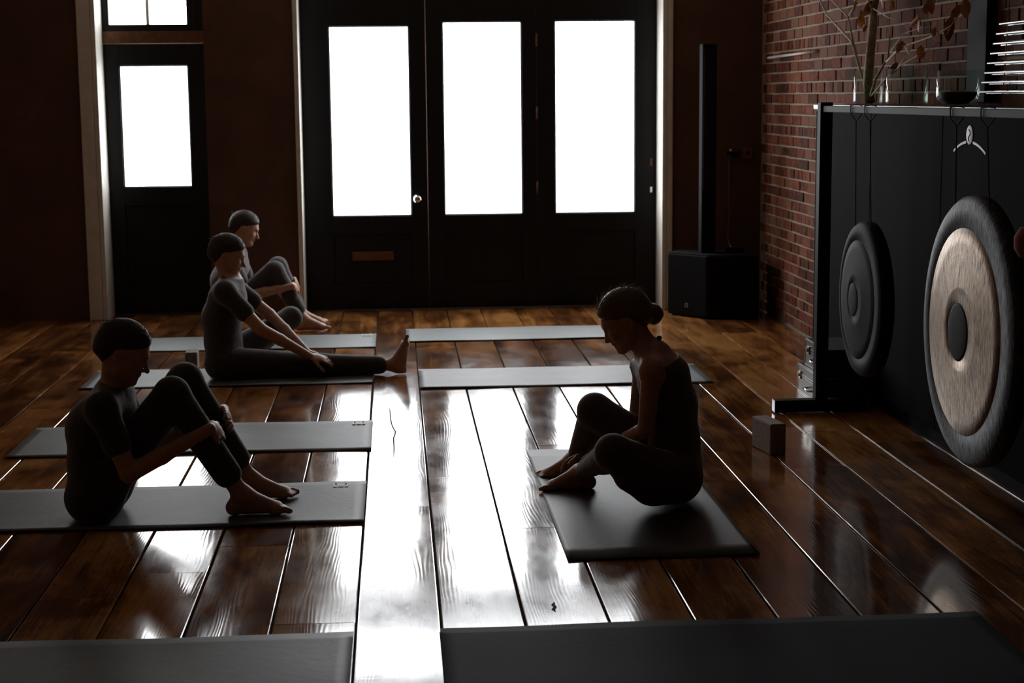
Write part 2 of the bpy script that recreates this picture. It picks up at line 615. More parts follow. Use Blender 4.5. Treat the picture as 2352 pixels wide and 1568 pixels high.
def door_leaf(name, x0, x1, z0, z1, px0, px1, pz0, pz1, label):
    """a black boarded leaf with one tall frosted pane, in front of the plane Y_D"""
    root = struct(empty(name, ((x0 + x1) / 2, Y_D, 0)), label)
    ya, yb = Y_D - 0.022, Y_D + 0.03
    P = []
    P.append(box('stile', x0, px0, ya, yb, z0, z1, M['black_paint'], None, 0.003))
    P.append(box('stile', px1, x1, ya, yb, z0, z1, M['black_paint'], None, 0.003))
    P.append(box('top_rail', px0, px1, ya, yb, pz1, z1, M['black_paint'], None, 0.003))
    P.append(box('middle_rail', px0, px1, ya, yb, pz0 - 0.14, pz0, M['black_paint'], None, 0.003))
    P.append(box('bottom_rail', px0, px1, ya, yb, z0, z0 + 0.20, M['black_paint'], None, 0.003))
    P.append(box('lower_panel', px0, px1, ya + 0.016, yb, z0 + 0.20, pz0 - 0.14, M['black_paint'], None, 0.002))
    pane = box('pane', px0, px1, Y_D + 0.004, Y_D + 0.010, pz0, pz1, M['pane'])
    P.append(pane)
    for q in P:
        at_parent(q, root)
    bead = bmesh.new()
    for a, b, c, d in ((px0, px0 + 0.008, pz0, pz1), (px1 - 0.008, px1, pz0, pz1), (px0, px1, pz0, pz0 + 0.008), (px0, px1, pz1 - 0.008, pz1)):
        bm_box(bead, a, b, Y_D - 0.012, Y_D + 0.004, c, d)
    at_parent(from_bm('glazing_bead', bead, M['black_paint']), root)
    return root


LT = 2.46
d1 = door_leaf('door_1', DL + 0.037, 0.257, 0.008, LT, -0.482, 0.130, 0.738, 2.192, 'black door leaf with brass knob, letter plate and tall frosted pane')
d2 = door_leaf('door_2', 0.260, 1.112, 0.008, LT, 0.389, 0.998, 0.738, 2.220, 'middle black door leaf with tall frosted pane')
d3 = door_leaf('door_3', 1.115, DR - 0.037, 0.008, LT, 1.256, 1.884, 0.738, 2.224, 'black folding door leaf nearest the brick wall, tall frosted pane')
d4 = door_leaf('door_4', SL + 0.037, SR - 0.002, 0.008, 2.07, -2.072, -1.555, 0.985, 1.908, 'narrow black side door with a smaller frosted pane')

# door furniture
def knob(root, x, z, r):
    k = lathe('knob', [(0, -0.072), (r * .7, -0.070), (r, -0.058), (r * .95, -0.045), (r * .45, -0.034), (r * .4, -0.010), (r * 1.05, -0.008), (r * 1.05, 0.0)],
              M['steel'], None, 24, 'Y', (x, Y_D - 0.022, z))
    at_parent(k, root)


knob(d1, 0.176, 0.868, 0.030)
lp = box('letter_plate', -0.338, -0.016, Y_D - 0.027, Y_D - 0.006, 0.392, 0.462, M['bronze'], None, 0.003)
at_parent(lp, d1)
lf = box('flap', -0.318, -0.036, Y_D - 0.031, Y_D - 0.0275, 0.404, 0.450, M['bronze'], None, 0.002)
lf.parent = lp
for z in (2.08, 1.52, 0.94):
    h = tube('hinge', [(1.1135, Y_D - 0.026, z - 0.05), (1.1135, Y_D - 0.026, z + 0.05)], 0.007, M['bronze'], None, 10)
    at_parent(h, d2)
for z, s in ((1.13, 0.03), (0.915, 0.022)):
    e = box('lock_plate', 2.000, 2.020, Y_D - 0.026, Y_D - 0.0222, z - s, z + s, M['steel'] if s < .025 else M['bronze'], None, 0.002)
    at_parent(e, d3)

# transoms (fanlights) over both openings
def transom(name, x0, x1, z0, z1, n, label):
    root = struct(empty(name, ((x0 + x1) / 2, Y_D, z0)), label)
    ya, yb = Y_D - 0.03, Y_D + 0.03
    P = [box('sash_frame', x0, x1, ya, yb, z0 - 0.0, z0 + 0.05, M['black_paint']),
         box('sash_frame', x0, x1, ya, yb, z1 - 0.05, z1, M['black_paint']),
         box('sash_frame', x0, x0 + 0.05, ya, yb, z0 + 0.05, z1 - 0.05, M['black_paint']),
         box('sash_frame', x1 - 0.05, x1, ya, yb, z0 + 0.05, z1 - 0.05, M['black_paint'])]
    xs = np.linspace(x0 + 0.05, x1 - 0.05, n + 1)
    for i in range(n):
        a = xs[i] + (0.012 if i else 0); b = xs[i + 1] - (0.012 if i < n - 1 else 0)
        P.append(box('pane', a, b, Y_D + 0.004, Y_D + 0.010, z0 + 0.05, z1 - 0.05, M['pane']))
        if i:
            P.append(box('muntin', xs[i] - 0.012, xs[i] + 0.012, ya, yb, z0 + 0.05, z1 - 0.05, M['white_paint']))
    for q in P:
        at_parent(q, root)
    return root


transom('window_1', SL + 0.037, SR - 0.10, 2.165, 3.04, 2, 'two-pane transom light over the narrow side door')
t = box('trim_6', SL + 0.036, SR, Y_D - 0.035, Y_D + 0.03, 2.075, 2.163, M['bronze'], None, 0.003)
struct(t, 'transom bar over the narrow side door')
t = box('trim_7', SR - 0.099, SR, Y_D - 0.035, Y_D + 0.03, 2.165, 3.04, M['black_paint'], None, 0.003)
struct(t, 'black post beside the small transom')
transom('window_2', DL + 0.037, DR - 0.037, 2.57, 3.04, 6, 'long transom light above the folding doors')
t = box('trim_8', DL + 0.036, DR - 0.036, Y_D - 0.035, Y_D + 0.03, 2.463, 2.568, M['black_paint'], None, 0.003)
struct(t, 'black head beam of the folding doors')
# unseen backing added outside, keeps stray sky light out behind the leaves
struct(box('sky_blocker', X_L, X_R + 0.2, 13.21, 13.3, -0.1, Z_C, M['plaster']), 'unseen backing added behind the far wall to block sky light')

# ------------------------------------------------------------------ right wall of brick
wall_r = struct(box('wall_right', X_R + 0.001, X_R + 0.25, Y_B, 13.4, -0.1, Z_C + 0.1, M['mortar']),
                'old red brick wall on the right with pale mortar')
bricks = []
CH = 0.075
for c in range(int(Z_C / CH)):
    z0 = c * CH + 0.006
    header = (c % 4 == 2)
    L = 0.1125 if header else 0.225
    y = Y_B + (0.056 if header else (0.1125 if c % 2 else 0.0))
    while y + L < Y_F:
        bricks.append((y, y + L - 0.010, z0, z0 + 0.065))
        y += L


def visible_size(b):
    y, z = (b[0] + b[1]) / 2, (b[2] + b[3]) / 2
    p = np.array([X_R, y, z - CAM_Z])
    dpt = p.dot(_fwd)
    if dpt < 0.5:
        return -1
    u = F * p.dot(_r2) / dpt + W / 2
    v = -F * p.dot(_u2) / dpt + H / 2
    if not (0 < u < W - 6 and 0 < v < H):
        return -1
    # behind the gong stand's lower half or the speaker nothing shows
    if (u > 1880 and v > 243) or (1530 < u < 1760 and v > 590):
        return 0.001
    return F / dpt


def brick_data(b, j):
    y0, y1, z0, z1 = b
    e = 0.004
    pr = X_R - 0.004 + j
    return ([(X_R + 0.03, y0, z0), (X_R + 0.03, y1, z0), (X_R + 0.03, y1, z1), (X_R + 0.03, y0, z1),
             (pr + e, y0, z0), (pr + e, y1, z0), (pr + e, y1, z1), (pr + e, y0, z1),
             (pr, y0 + e, z0 + e), (pr, y1 - e, z0 + e), (pr, y1 - e, z1 - e), (pr, y0 + e, z1 - e)],
            [(0, 1, 5, 4), (1, 2, 6, 5), (2, 3, 7, 6), (3, 0, 4, 7),
             (4, 5, 9, 8), (5, 6, 10, 9), (6, 7, 11, 10), (7, 4, 8, 11), (8, 9, 10, 11)])


order = sorted(range(len(bricks)), key=lambda i: -visible_size(bricks[i]))
single = set(order[:300])
RV, RF, RT = [], [], []


def tone(o, vals):
    at_ = o.data.attributes.new('tone', 'FLOAT', 'POINT')
    at_.data.foreach_set('value', vals)


for i, b in enumerate(bricks):
    V, Fc = brick_data(b, random.uniform(-0.005, 0.004))
    if i in single:
        tone(new_obj('brick', V, Fc, M['brick'], wall_r), [random.random()] * len(V))
    else:
        o = len(RV)
        RV += V
        RT += [random.random()] * len(V)
        RF += [tuple(k + o for k in f) for f in Fc]
rest = new_obj('brickwork', RV, RF, M['brick'], wall_r)
rest['kind'] = 'stuff'
tone(rest, RT)

# black steel column and pale conduit on the brick wall
struct(box('trim_9', 2.765, X_R - 0.006, 7.66, 7.92, 1.60, Z_C - 0.001, M['black_box'], None, 0.004), 'flat black trunking running up the brick wall above the cabinet')
tag(tube('wall_conduit', [(X_R - 0.022, 10.94, 1.925), (X_R - 0.022, 12.35, 1.915)], 0.009, M['white_paint']),
    'thin pale pipe fixed level along the brick wall', 'pipe')


# ------------------------------------------------------------------ yoga mats
def yoga_mat(x0, x1, y0, y1, mat, label, seed, logo=None, curl=0.0):
    r = np.random.default_rng(seed)
    nx, ny = 36, 12
    ph = r.uniform(0, 6.28, 8)
    cxm, cym = (x0 + x1) / 2, (y0 + y1) / 2

    def lift(u, v):
        e = 0.0010 + 0.0010 * math.sin(u * 7 + ph[0]) + 0.0008 * math.sin(u * 17 + v * 5 + ph[1]) + 0.0008 * math.sin(v * 9 + ph[2])
        edge = max(0, 0.10 - v) * 0.05 * (0.5 + 0.5 * math.sin(u * 11 + ph[3])) + max(0, 0.06 - u) * curl + max(0, u - 0.94) * curl
        return max(e, 0) + edge
    V, Fc = [], []
    T = 0.0045
    for lev in (0, 1):
        for j in range(ny + 1):
            for i in range(nx + 1):
                u, v = i / nx, j / ny
                wob = 0.004 * math.sin(u * 9 + ph[4]) * (1 if j in (0, ny) else 0)
                V.append((x0 + (x1 - x0) * u - cxm, y0 + (y1 - y0) * v + wob - cym, 0.0006 + lift(u, v) + T * lev))
    n = (nx + 1) * (ny + 1)
    for j in range(ny):
        for i in range(nx):
            a = j * (nx + 1) + i
            q = (a, a + 1, a + nx + 2, a + nx + 1)
            Fc.append(q[::-1]); Fc.append(tuple(k + n for k in q))
    rim = [i for i in range(nx + 1)] + [j * (nx + 1) + nx for j in range(1, ny + 1)] + \
          [ny * (nx + 1) + i for i in range(nx - 1, -1, -1)] + [j * (nx + 1) for j in range(ny - 1, 0, -1)]
    for a, b in zip(rim, rim[1:] + rim[:1]):
        Fc.append((a, b, b + n, a + n))
    o = new_obj('yoga_mat', V, Fc, mat, None, True)
    o.location = (cxm, cym, 0)
    tag(o, label, 'yoga mat', 'yoga mats laid out on the floorboards')
    if logo:
        lx, ly = logo
        bm = bmesh.new()
        s = 0.036
        z = T + 0.0052
        for a, b, c, d in ((-1, -.8, -.9, .9), (.8, 1, -.9, .9), (-.8, -.5, -1.05, -.85), (.5, .8, -1.05, -.85), (-.8, -.55, .85, 1.05), (.55, .8, .85, 1.05),
                           (-.38, -.2, -.6, .4), (-.08, .08, -.75, .55), (.2, .38, -.6, .4), (-.38, .38, -.95, -.78)):
            bm_box(bm, lx - cxm + a * s * .9, lx - cxm + b * s * .9, ly - cym + c * s, ly - cym + d * s, z - .0035, z)
        g = from_bm('printed_emblem', bm, M['print_white'], o)
        g['label'] = 'small white printed emblem'
    return o


yoga_mat(0.06, 1.74, 11.15, 11.79, M['mat'], 'grey mat lying empty nearest the folding doors', 1)
yoga_mat(0.122, 1.818, 9.32, 9.985, M['mat'], 'grey mat lying empty just behind the woman in profile', 2)
yoga_mat(0.595, 1.29, 5.72, 7.585, M['mat_brown'], 'dark mat under the woman, lying lengthwise towards the doors', 3)
yoga_mat(0.115, 1.83, 4.28, 4.995, M['mat_dark'], 'black mat nearest the camera right of the bright boards', 4)
yoga_mat(-1.84, -0.148, 10.94, 11.575, M['mat'], 'grey mat in the left row, farthest from the camera', 5, (-0.215, 11.50))
yoga_mat(-1.84, -0.150, 9.54, 10.19, M['mat'], 'grey mat in the left row under the outstretched leg', 6)
yoga_mat(-1.84, -0.135, 7.70, 8.41, M['mat'], 'grey mat in the left row with a white emblem, lying empty', 7, (-0.205, 8.33))
yoga_mat(-1.85, -0.147, 6.33, 7.04, M['mat'], 'grey mat in the left row under the dark-haired seated man', 8, (-0.255, 6.965))
yoga_mat(-1.85, -0.155, 4.28, 4.99, M['mat'], 'grey mat in the left row, nearest the camera', 9)


# ------------------------------------------------------------------ loudspeaker in the corner
sub = empty('column_loudspeaker', (2.42, 12.2, 0))
tag(sub, 'black column loudspeaker on its bass cabinet in the corner beside the doors', 'loudspeaker')
cab = prism('bass_cabinet', [(2.045, 12.33), (2.285, 12.03), (2.66, 11.95), (2.70, 12.42), (2.14, 12.50)], 0.012, 0.470, M['black_box'], None, 0.010)
at_parent(cab, sub)
topp = prism('cabinet_top', [(2.055, 12.33), (2.287, 12.04), (2.65, 11.96), (2.69, 12.41), (2.145, 12.49)], 0.471, 0.478, M['black_metal'], None, 0.002)
at_parent(topp, sub)
for p in ((2.16, 12.30), (2.33, 12.10), (2.60, 12.02), (2.62, 12.36)):
    at_parent(lathe('foot', [(0.025, 0.0), (0.025, 0.012)], M['black_metal'], None, 16, 'Z', (p[0], p[1], 0)), sub)
colb = prism('column', [(2.275, 12.20), (2.385, 12.20), (2.385, 12.32), (2.275, 12.32)], 0.478, 2.02, M['black_box'], None, 0.010)
at_parent(colb, sub)
gr = prism('column_grille', [(2.287, 12.193), (2.373, 12.193), (2.373, 12.199), (2.287, 12.199)], 0.95, 1.98, M['black_metal'], None, 0.002)
at_parent(gr, sub)
bd = bmesh.new()
_a = np.array([2.285, 12.03]); _b = np.array([2.045, 12.33]); _d = (_b - _a) / np.linalg.norm(_b - _a); _n = np.array([-_d[1], _d[0]]) * 1
_n = _n if _n[0] < 0 else -_n
_c = _a * 0.5 + _b * 0.5
for (u0, u1, w0, w1) in ((-.014, .014, .0, .005), (-.014, .014, .025, .03), (-.014, -.009, .005, .025), (.009, .014, .005, .025)):
    vs = []
    for dn in (0.0002, 0.003):
        for (u, w) in ((u0, w0), (u1, w0), (u1, w1), (u0, w1)):
            q = _c + _d * u + _n * dn
            vs.append(bd.verts.new((q[0], q[1], 0.075 + w)))
    for f in ((0, 1, 2, 3), (4, 5, 6, 7), (0, 1, 5, 4), (1, 2, 6, 5), (2, 3, 7, 6), (3, 0, 4, 7)):
        bd.faces.new([vs[i] for i in f])
at_parent(from_bm('badge', bd, M['case_trim']), sub)
ad = box('power_adapter', 2.47, 2.60, 12.20, 12.29, 0.4785, 0.515, M['black_box'], None, 0.006)
tag(ad, 'small black power adapter lying on the bass cabinet', 'adapter')
jb = box('junction_box', 2.665, 2.750, Y_F - 0.045, Y_F - 0.001, 1.160, 1.245, M['bronze'], None, 0.005)
tag(jb, 'small brown socket box on the far wall by the corner', 'socket')
b2 = lathe('socket_hole', [(0.014, -0.0005), (0.014, 0.001)], M['black_box'], jb, 16, 'Y', (2.708, Y_F - 0.0465, 1.203))
pg = empty('wall_clamp', (2.585, Y_F, 1.2))
tag(pg, 'small black clamp bracket on the wall beside the brown socket', 'bracket')
at_parent(box('clamp_body', 2.555, 2.655, Y_F - 0.03, Y_F - 0.001, 1.19, 1.215, M['black_metal'], None, 0.003), pg)
at_parent(box('clamp_jaw', 2.56, 2.585, Y_F - 0.05, Y_F - 0.001, 1.216, 1.235, M['steel'], None, 0.003), pg)
at_parent(box('clamp_jaw', 2.60, 2.63, Y_F - 0.05, Y_F - 0.001, 1.165, 1.189, M['black_metal'], None, 0.003), pg)
tag(tube('power_cable', [(2.572, Y_F - 0.012, 1.19), (2.568, Y_F - 0.012, 0.95), (2.575, Y_F - 0.013, 0.72), (2.56, Y_F - 0.03, 0.56), (2.545, 12.45, 0.508), (2.54, 12.292, 0.497)],
         0.0045, M['cable'], None, 8), 'thin grey cable hanging from the clamp to the adapter', 'cable')

# ------------------------------------------------------------------ gong stand, gongs and instruments
SX = 2.20
stand = empty('gong_stand', (SX, 8.39, 0))
tag(stand, 'black square-tube gong stand in front of the brick wall', 'gong stand')
for yy in (8.39, 4.86):
    at_parent(box('post', SX - 0.032, SX + 0.032, yy - 0.032, yy + 0.032, 0.071, 1.605, M['black_metal'], None, 0.003), stand)
    at_parent(box('foot_bar', SX - 0.245, SX + 0.245, yy - 0.032, yy + 0.032, 0.006, 0.070, M['black_metal'], None, 0.003), stand)
    for sx in (-0.247, 0.245):
        at_parent(box('end_cap', SX + sx, SX + sx + 0.002, yy - 0.030, yy + 0.030, 0.008, 0.068, M['case_trim']), stand)
    for sx in (-0.20, 0.20):
        at_parent(lathe('rubber_foot', [(0.018, 0.0), (0.018, 0.006)], M['black_box'], None, 12, 'Z', (SX + sx, yy, 0)), stand)
at_parent(box('top_bar', SX - 0.022, SX + 0.022, 4.828, 8.422, 1.556, 1.588, M['black_metal'], None, 0.003), stand)
# the bar passes between the posts' heads
stand.children[0].name  # keep order


def gong(cy, cz, R, label, mats, boss=True):
    g = empty('gong', (SX, cy, cz))
    tag(g, label, 'gong', 'gongs on the black stand')
    ri = 0.765 * R
    rb = 0.215 * R
    rim = lathe('rim', [(ri, -0.010), (R * 0.9, -0.006), (R * 0.965, 0.0), (R, 0.016), (R, 0.060), (R - 0.004, 0.060), (R - 0.005, 0.020), (R * 0.95, 0.006), (ri, -0.005)],
                mats[0], g, 96, 'X', (0, 0, 0), True, True)
    face = lathe('face', [(rb, -0.030), (rb * 1.6, -0.026), (ri * 0.6, -0.020), (ri * 0.85, -0.016), (ri, -0.0105), (ri, -0.0045), (ri * 0.6, -0.014), (rb, -0.024)],
                 mats[1], g, 96, 'X', (0, 0, 0), True, True)
    bs = lathe('boss', [(0.0, -0.036), (rb * 0.5, -0.0355), (rb * 0.9, -0.033), (rb, -0.0305), (rb, -0.024), (0, -0.026)], mats[2], g, 48, 'X')
    for s in (-1, 1):
        a = math.radians(90 + s * 22)
        p0 = (0.012, (R - 0.02) * math.cos(a), (R - 0.02) * math.sin(a))
        zt = 1.5685 - cz
        y1 = p0[1] * 0.9
        tube('cord', [p0, (0.0, y1, zt - 0.050), (-0.026, y1, zt - 0.02), (-0.027, y1, zt + 0.022), (0.0, y1, zt + 0.026), (0.027, y1, zt + 0.022), (0.026, y1, zt - 0.02), (0.0, y1, zt - 0.050)],
             0.003, M['cable'], g, 8)
    return g


gong(6.222, 0.728, 0.527, 'large bronze gong with blackened rim and black centre', (M['gong_rim'], M['gong_face'], M['gong_boss']))
gong(7.70, 0.675, 0.37, 'smaller all-black gong beside the far post of the stand', (M['gong_boss'], M['gong_boss'], M['gong_boss']))

# tubular chime ladder hanging above the stand
ch = empty('tube_chime', (SX, 5.6, 1.65))
tag(ch, 'ladder of eight silver chime tubes hanging above the stand', 'chime')
for i in range(8):
    z = 1.650 + i * 0.0346
    ya, yb = 6.147 - 0.0272 * i, 5.05 + 0.0272 * i
    at_parent(tube('chime_tube', [(SX, yb, z), (SX, ya, z)], 0.0042, M['steel'], None, 12), ch)
    at_parent(tube('chime_tube', [(SX + 0.016, yb, z - 0.006), (SX + 0.016, ya - 0.035, z - 0.006)], 0.0036, M['steel'], None, 12), ch)
for y in (5.90, 5.30):
    at_parent(tube('cord', [(SX + 0.008, y + 0.03 * (1 if y > 5.6 else -1), 1.600), (SX + 0.008, y, 1.9), (SX + 0.008, y - 0.12 * (1 if y > 5.6 else -1), Z_C - 0.001)], 0.0022, M['cord'], None, 8), ch)

# mallet hanging from the bar
ml = empty('gong_mallet', (SX - 0.05, 5.43, 1.146))
tag(ml, 'rust felt gong mallet hanging at the right edge', 'mallet')
at_parent(lathe('mallet_head', [(0, -0.055), (0.040, -0.050), (0.058, -0.02), (0.058, 0.02), (0.040, 0.050), (0, 0.055)], M['felt'], None, 32, 'Z', (SX - 0.06, 5.43, 1.146)), ml)
at_parent(tube('handle', [(SX - 0.06, 5.43, 1.19), (SX - 0.055, 5.43, 1.46)], [0.011, 0.009], M['wood'], None, 12), ml)
at_parent(tube('loop', [(SX - 0.055, 5.43, 1.455), (SX - 0.032, 5.43, 1.51), (SX - 0.028, 5.43, 1.597), (SX + 0.028, 5.43, 1.597), (SX + 0.028, 5.43, 1.53), (SX - 0.05, 5.43, 1.45)], 0.002, M['cord'], None, 8), ml)

# road cases behind the post
def road_case(x0, x1, y0, y1, z0, z1, label, latches):
    c = empty('road_case', ((x0 + x1) / 2, (y0 + y1) / 2, z0))
    tag(c, label, 'road case', 'road cases stacked behind the gong stand')
    zm = z0 + (z1 - z0) * 0.62
    at_parent(box('body', x0, x1, y0, y1, z0, zm - 0.001, M['case'], None, 0.006), c)
    at_parent(box('lid', x0, x1, y0, y1, zm + 0.001, z1, M['case'], None, 0.006), c)
    e = bmesh.new()
    for z in (z0 + 0.002, zm - 0.006, zm + 0.004, z1 - 0.008):
        bm_box(e, x0 - 0.0025, x0 - 0.0002, y0 + 0.004, y1 - 0.004, z, z + 0.005)
    for y in (y0 + 0.004, y1 - 0.010):
        bm_box(e, x0 - 0.0025, x0 - 0.0002, y, y + 0.006, z0 + 0.002, z1 - 0.002)
    at_parent(from_bm('edging', e, M['case_trim']), c)
    for fy in latches:
        y = y0 + (y1 - y0) * fy
        l = at_parent(box('latch', x0 - 0.008, x0 - 0.0004, y - 0.020, y + 0.020, zm - 0.022, zm + 0.022, M['brass'], None, 0.002), c)
        q = box('latch_key', x0 - 0.012, x0 - 0.0082, y - 0.008, y + 0.008, zm - 0.008, zm + 0.008, M['black_metal'], None, 0.001)
        q.parent = l
    ym = y0 + (y1 - y0) * 0.5
    at_parent(tube('handle', [(x0 - 0.001, ym - 0.06, z0 + 0.05), (x0 - 0.026, ym - 0.05, z0 + 0.05), (x0 - 0.026, ym + 0.05, z0 + 0.05), (x0 - 0.001, ym + 0.06, z0 + 0.05)], 0.006, M['steel'], None, 8), c)


road_case(2.245, 2.485, 8.48, 9.06, 0.0, 0.155, 'larger black road case with brass latches on the floor', (0.12, 0.88))
road_case(2.265, 2.475, 8.52, 8.98, 0.157, 0.305, 'smaller black road case stacked on the larger one', (0.2, 0.8))

# yoga blocks
def yoga_block(cx, cy, z0, lx, ly, lz, rz, label):
    o = box('yoga_block', -lx / 2, lx / 2, -ly / 2, ly / 2, 0, lz, M['cork'], None, 0.006)
    o.location = (cx, cy, z0)
    o.rotation_euler[2] = rz
    tag(o, label, 'yoga block', 'cork yoga blocks')


g1 = ground(1757, 1047)
yoga_block(g1[0] + 0.045, g1[1] + 0.125, 0.0, 0.078, 0.225, 0.145, math.radians(10), 'cork yoga block on the boards beside the foot of the gong stand')
g2 = ground(440, 853)
yoga_block(g2[0], g2[1] + 0.05, 0.0065 if 9.54 < g2[1] + 0.05 < 10.19 else 0.0, 0.075, 0.15, 0.115, 0.05, 'cork yoga block behind the seated man with dark hair')

# ------------------------------------------------------------------ long black cabinet with crystal bowls and a dried branch on it
SHZ = 1.585
CX, CY0, CY1 = 2.50, 5.15, 9.75
cb = empty('low_wall_cabinet', (2.65, 8.0, 0))
tag(cb, 'long chest-high black cabinet against the brick wall behind the gongs', 'cabinet')
at_parent(box('plinth', CX + 0.05, X_R - 0.008, CY0 + 0.02, CY1 - 0.02, 0.0, 0.07, M['black_box']), cb)
at_parent(box('body', CX + 0.022, X_R - 0.008, CY0, CY1, 0.071, SHZ - 0.029, M['black_wood'], None, 0.003), cb)
at_parent(box('worktop', CX - 0.012, X_R - 0.008, CY0 - 0.01, CY1 + 0.01, SHZ - 0.028, SHZ, M['wood'], None, 0.003), cb)
at_parent(box('edge_strip', CX - 0.0135, CX - 0.0122, CY0, CY1, SHZ - 0.010, SHZ - 0.004, M['case_trim']), cb)
ds = np.linspace(CY0 + 0.01, CY1 - 0.01, 5)
doors = []
for i in range(4):
    d_ = at_parent(box('door', CX, CX + 0.021, ds[i] + 0.003, ds[i + 1] - 0.003, 0.085, SHZ - 0.040, M['black_wood'], None, 0.003), cb)
    hy = ds[i] + 0.06 if i % 2 else ds[i + 1] - 0.06
    h_ = box('handle', CX - 0.010, CX - 0.0004, hy - 0.008, hy + 0.008, 0.75, 0.90, M['black_metal'], None, 0.002)
    h_.parent = d_
    doors.append(d_)
bc = on_x(2228, 310, CX)
bg = lathe('badge', [(0, -0.0030), (0.040, -0.0030), (0.042, -0.0022), (0.042, -0.0004), (0, -0.0004)], M['print_white'], None, 40, 'X', (CX, bc[1], bc[2]))
bg.parent = doors[1]
bg['label'] = 'white round badge with a dark squiggle'
sq = [(CX - 0.0033, bc[1] + 0.012 * math.sin(t * 7.0), bc[2] - 0.026 + 0.050 * t) for t in np.linspace(0, 1, 14)]
for nm, V, Fc, mt in [('squiggle',) + tuple(tube_data(sq, 0.002, 6)) + (M['black_box'],)]:
    o = new_obj(nm, V, Fc, mt, doors[1])
for s_ in (-1, 1):
    V, Fc = [], []
    RA = 0.47
    for k in range(9):
        a = math.radians(90 + s_ * (5.4 + k * 2.5))
        y_, z_ = bc[1] + RA * math.cos(a), bc[2] - 0.030 - RA + RA * math.sin(a)
        V += [(CX - 0.0022, y_, z_ - 0.0055), (CX - 0.0022, y_, z_ + 0.0055), (CX - 0.0004, y_, z_ + 0.0055), (CX - 0.0004, y_, z_ - 0.0055)]
    for k in range(8):
        for j in range(4):
            Fc.append((k * 4 + j, k * 4 + (j + 1) % 4, k * 4 + 4 + (j + 1) % 4, k * 4 + 4 + j))
    Fc += [(0, 1, 2, 3), (32, 33, 34, 35)]
    o = new_obj('printed_arc', V, Fc, M['print_white'], doors[1])


def vessel(name, x, y, r, h, round_, label, cat):
    t = 0.005
    prof = [(0, 0), (r - round_, 0)]
    for k in range(1, 6):
        a = math.pi / 2 * k / 5
        prof.append((r - round_ + round_ * math.sin(a), round_ - round_ * math.cos(a)))
    prof.append((r, h))
    inner = [(r - t, h)]
    for k in range(5, -1, -1):
        a = math.pi / 2 * k / 5
        rr = round_
        inner.append((r - t - rr + rr * math.sin(a), t + rr - rr * math.cos(a)))
    inner.append((0, t))
    o = lathe(name, prof + inner, M['glass'], None, 48, 'Z')
    o.location = (x, y, SHZ + 0.0005)
    tag(o, label, cat)
    return o


vessel('glass_vase', 2.65, 9.19, 0.080, 0.19, 0.02, 'clear glass vase on the cabinet holding a dried branch', 'vase')
vessel('crystal_bowl', 2.65, 8.48, 0.108, 0.185, 0.02, 'clear straight-sided crystal bowl in the middle of the cabinet top', 'bowl')
vb = vessel('crystal_bowl', 2.65, 7.70, 0.100, 0.165, 0.055, 'clear rounded crystal bowl half filled with dark pebbles', 'bowl')
fl = lathe('pebble_filling', [(0, 0.007), (0.045, 0.009), (0.075, 0.03), (0.090, 0.058), (0.088, 0.064), (0.05, 0.068), (0, 0.066)], M['dark_fill'], vb, 40, 'Z')
vb['label'] = 'clear rounded crystal bowl holding a dark filling'

BX, BYC = 2.65, 9.19
br = empty('dried_branch', (BX, BYC, SHZ + 0.02))
tag(br, 'bare pale branch with a few curled brown leaves', 'branch')


def bpt(px, py, dx=0.0):
    p = on_x(px, py, BX + dx)
    return p


def twig(pts, r0, r1, n=8):
    P = [bpt(*p) for p in pts]
    R = list(np.linspace(r0, r1, len(P)))
    return tube_data(P, R, n)


twigs = [([(1998, 234), (1993, 190), (1999, 120), (2005, 60), (2006, 20), (2016, -20), (2030, -70)], 0.030, 0.018),
         ([(1998, 225), (1975, 160), (1956, 95), (1925, 62), (1900, 35), (1885, 5), (1878, -40)], 0.008, 0.004),
         ([(1968, 130), (1955, 75), (1948, 38), (1915, 5), (1895, -20)], 0.006, 0.003),
         ([(1948, 38), (1965, 12), (1978, -15)], 0.0045, 0.003),
         ([(1998, 225), (2012, 180), (2040, 130), (2044, 80)], 0.010, 0.003),
         ([(2036, 142), (2070, 108), (2110, 95), (2150, 80), (2185, 60), (2210, 20), (2225, -20)], 0.006, 0.003),
         ([(2000, 222), (2035, 180), (2070, 150), (2120, 120), (2160, 95)], 0.005, 0.002),
         ([(2062, 155), (2080, 130), (2092, 108)], 0.003, 0.0015),
         ([(2044, 120), (2075, 78), (2110, 65), (2150, 60)], 0.003, 0.0015),
         ([(2006, 20), (2040, 40), (2075, 52)], 0.003, 0.0015),
         ([(2006, 25), (1995, 5), (1985, -30)], 0.010, 0.006)]
TV, TF = [], []
for pts, r0, r1 in twigs:
    V, Fc = twig([(x, y, 0.03 * math.sin(i * 1.7 + x)) if i > 1 else (x, y, 0) for i, (x, y) in enumerate(pts)], r0, r1)
    o = len(TV); TV += V; TF += [tuple(k + o for k in f) for f in Fc]
wood = new_obj('stem', TV, TF, M['bark'], None, True)
at_parent(wood, br)


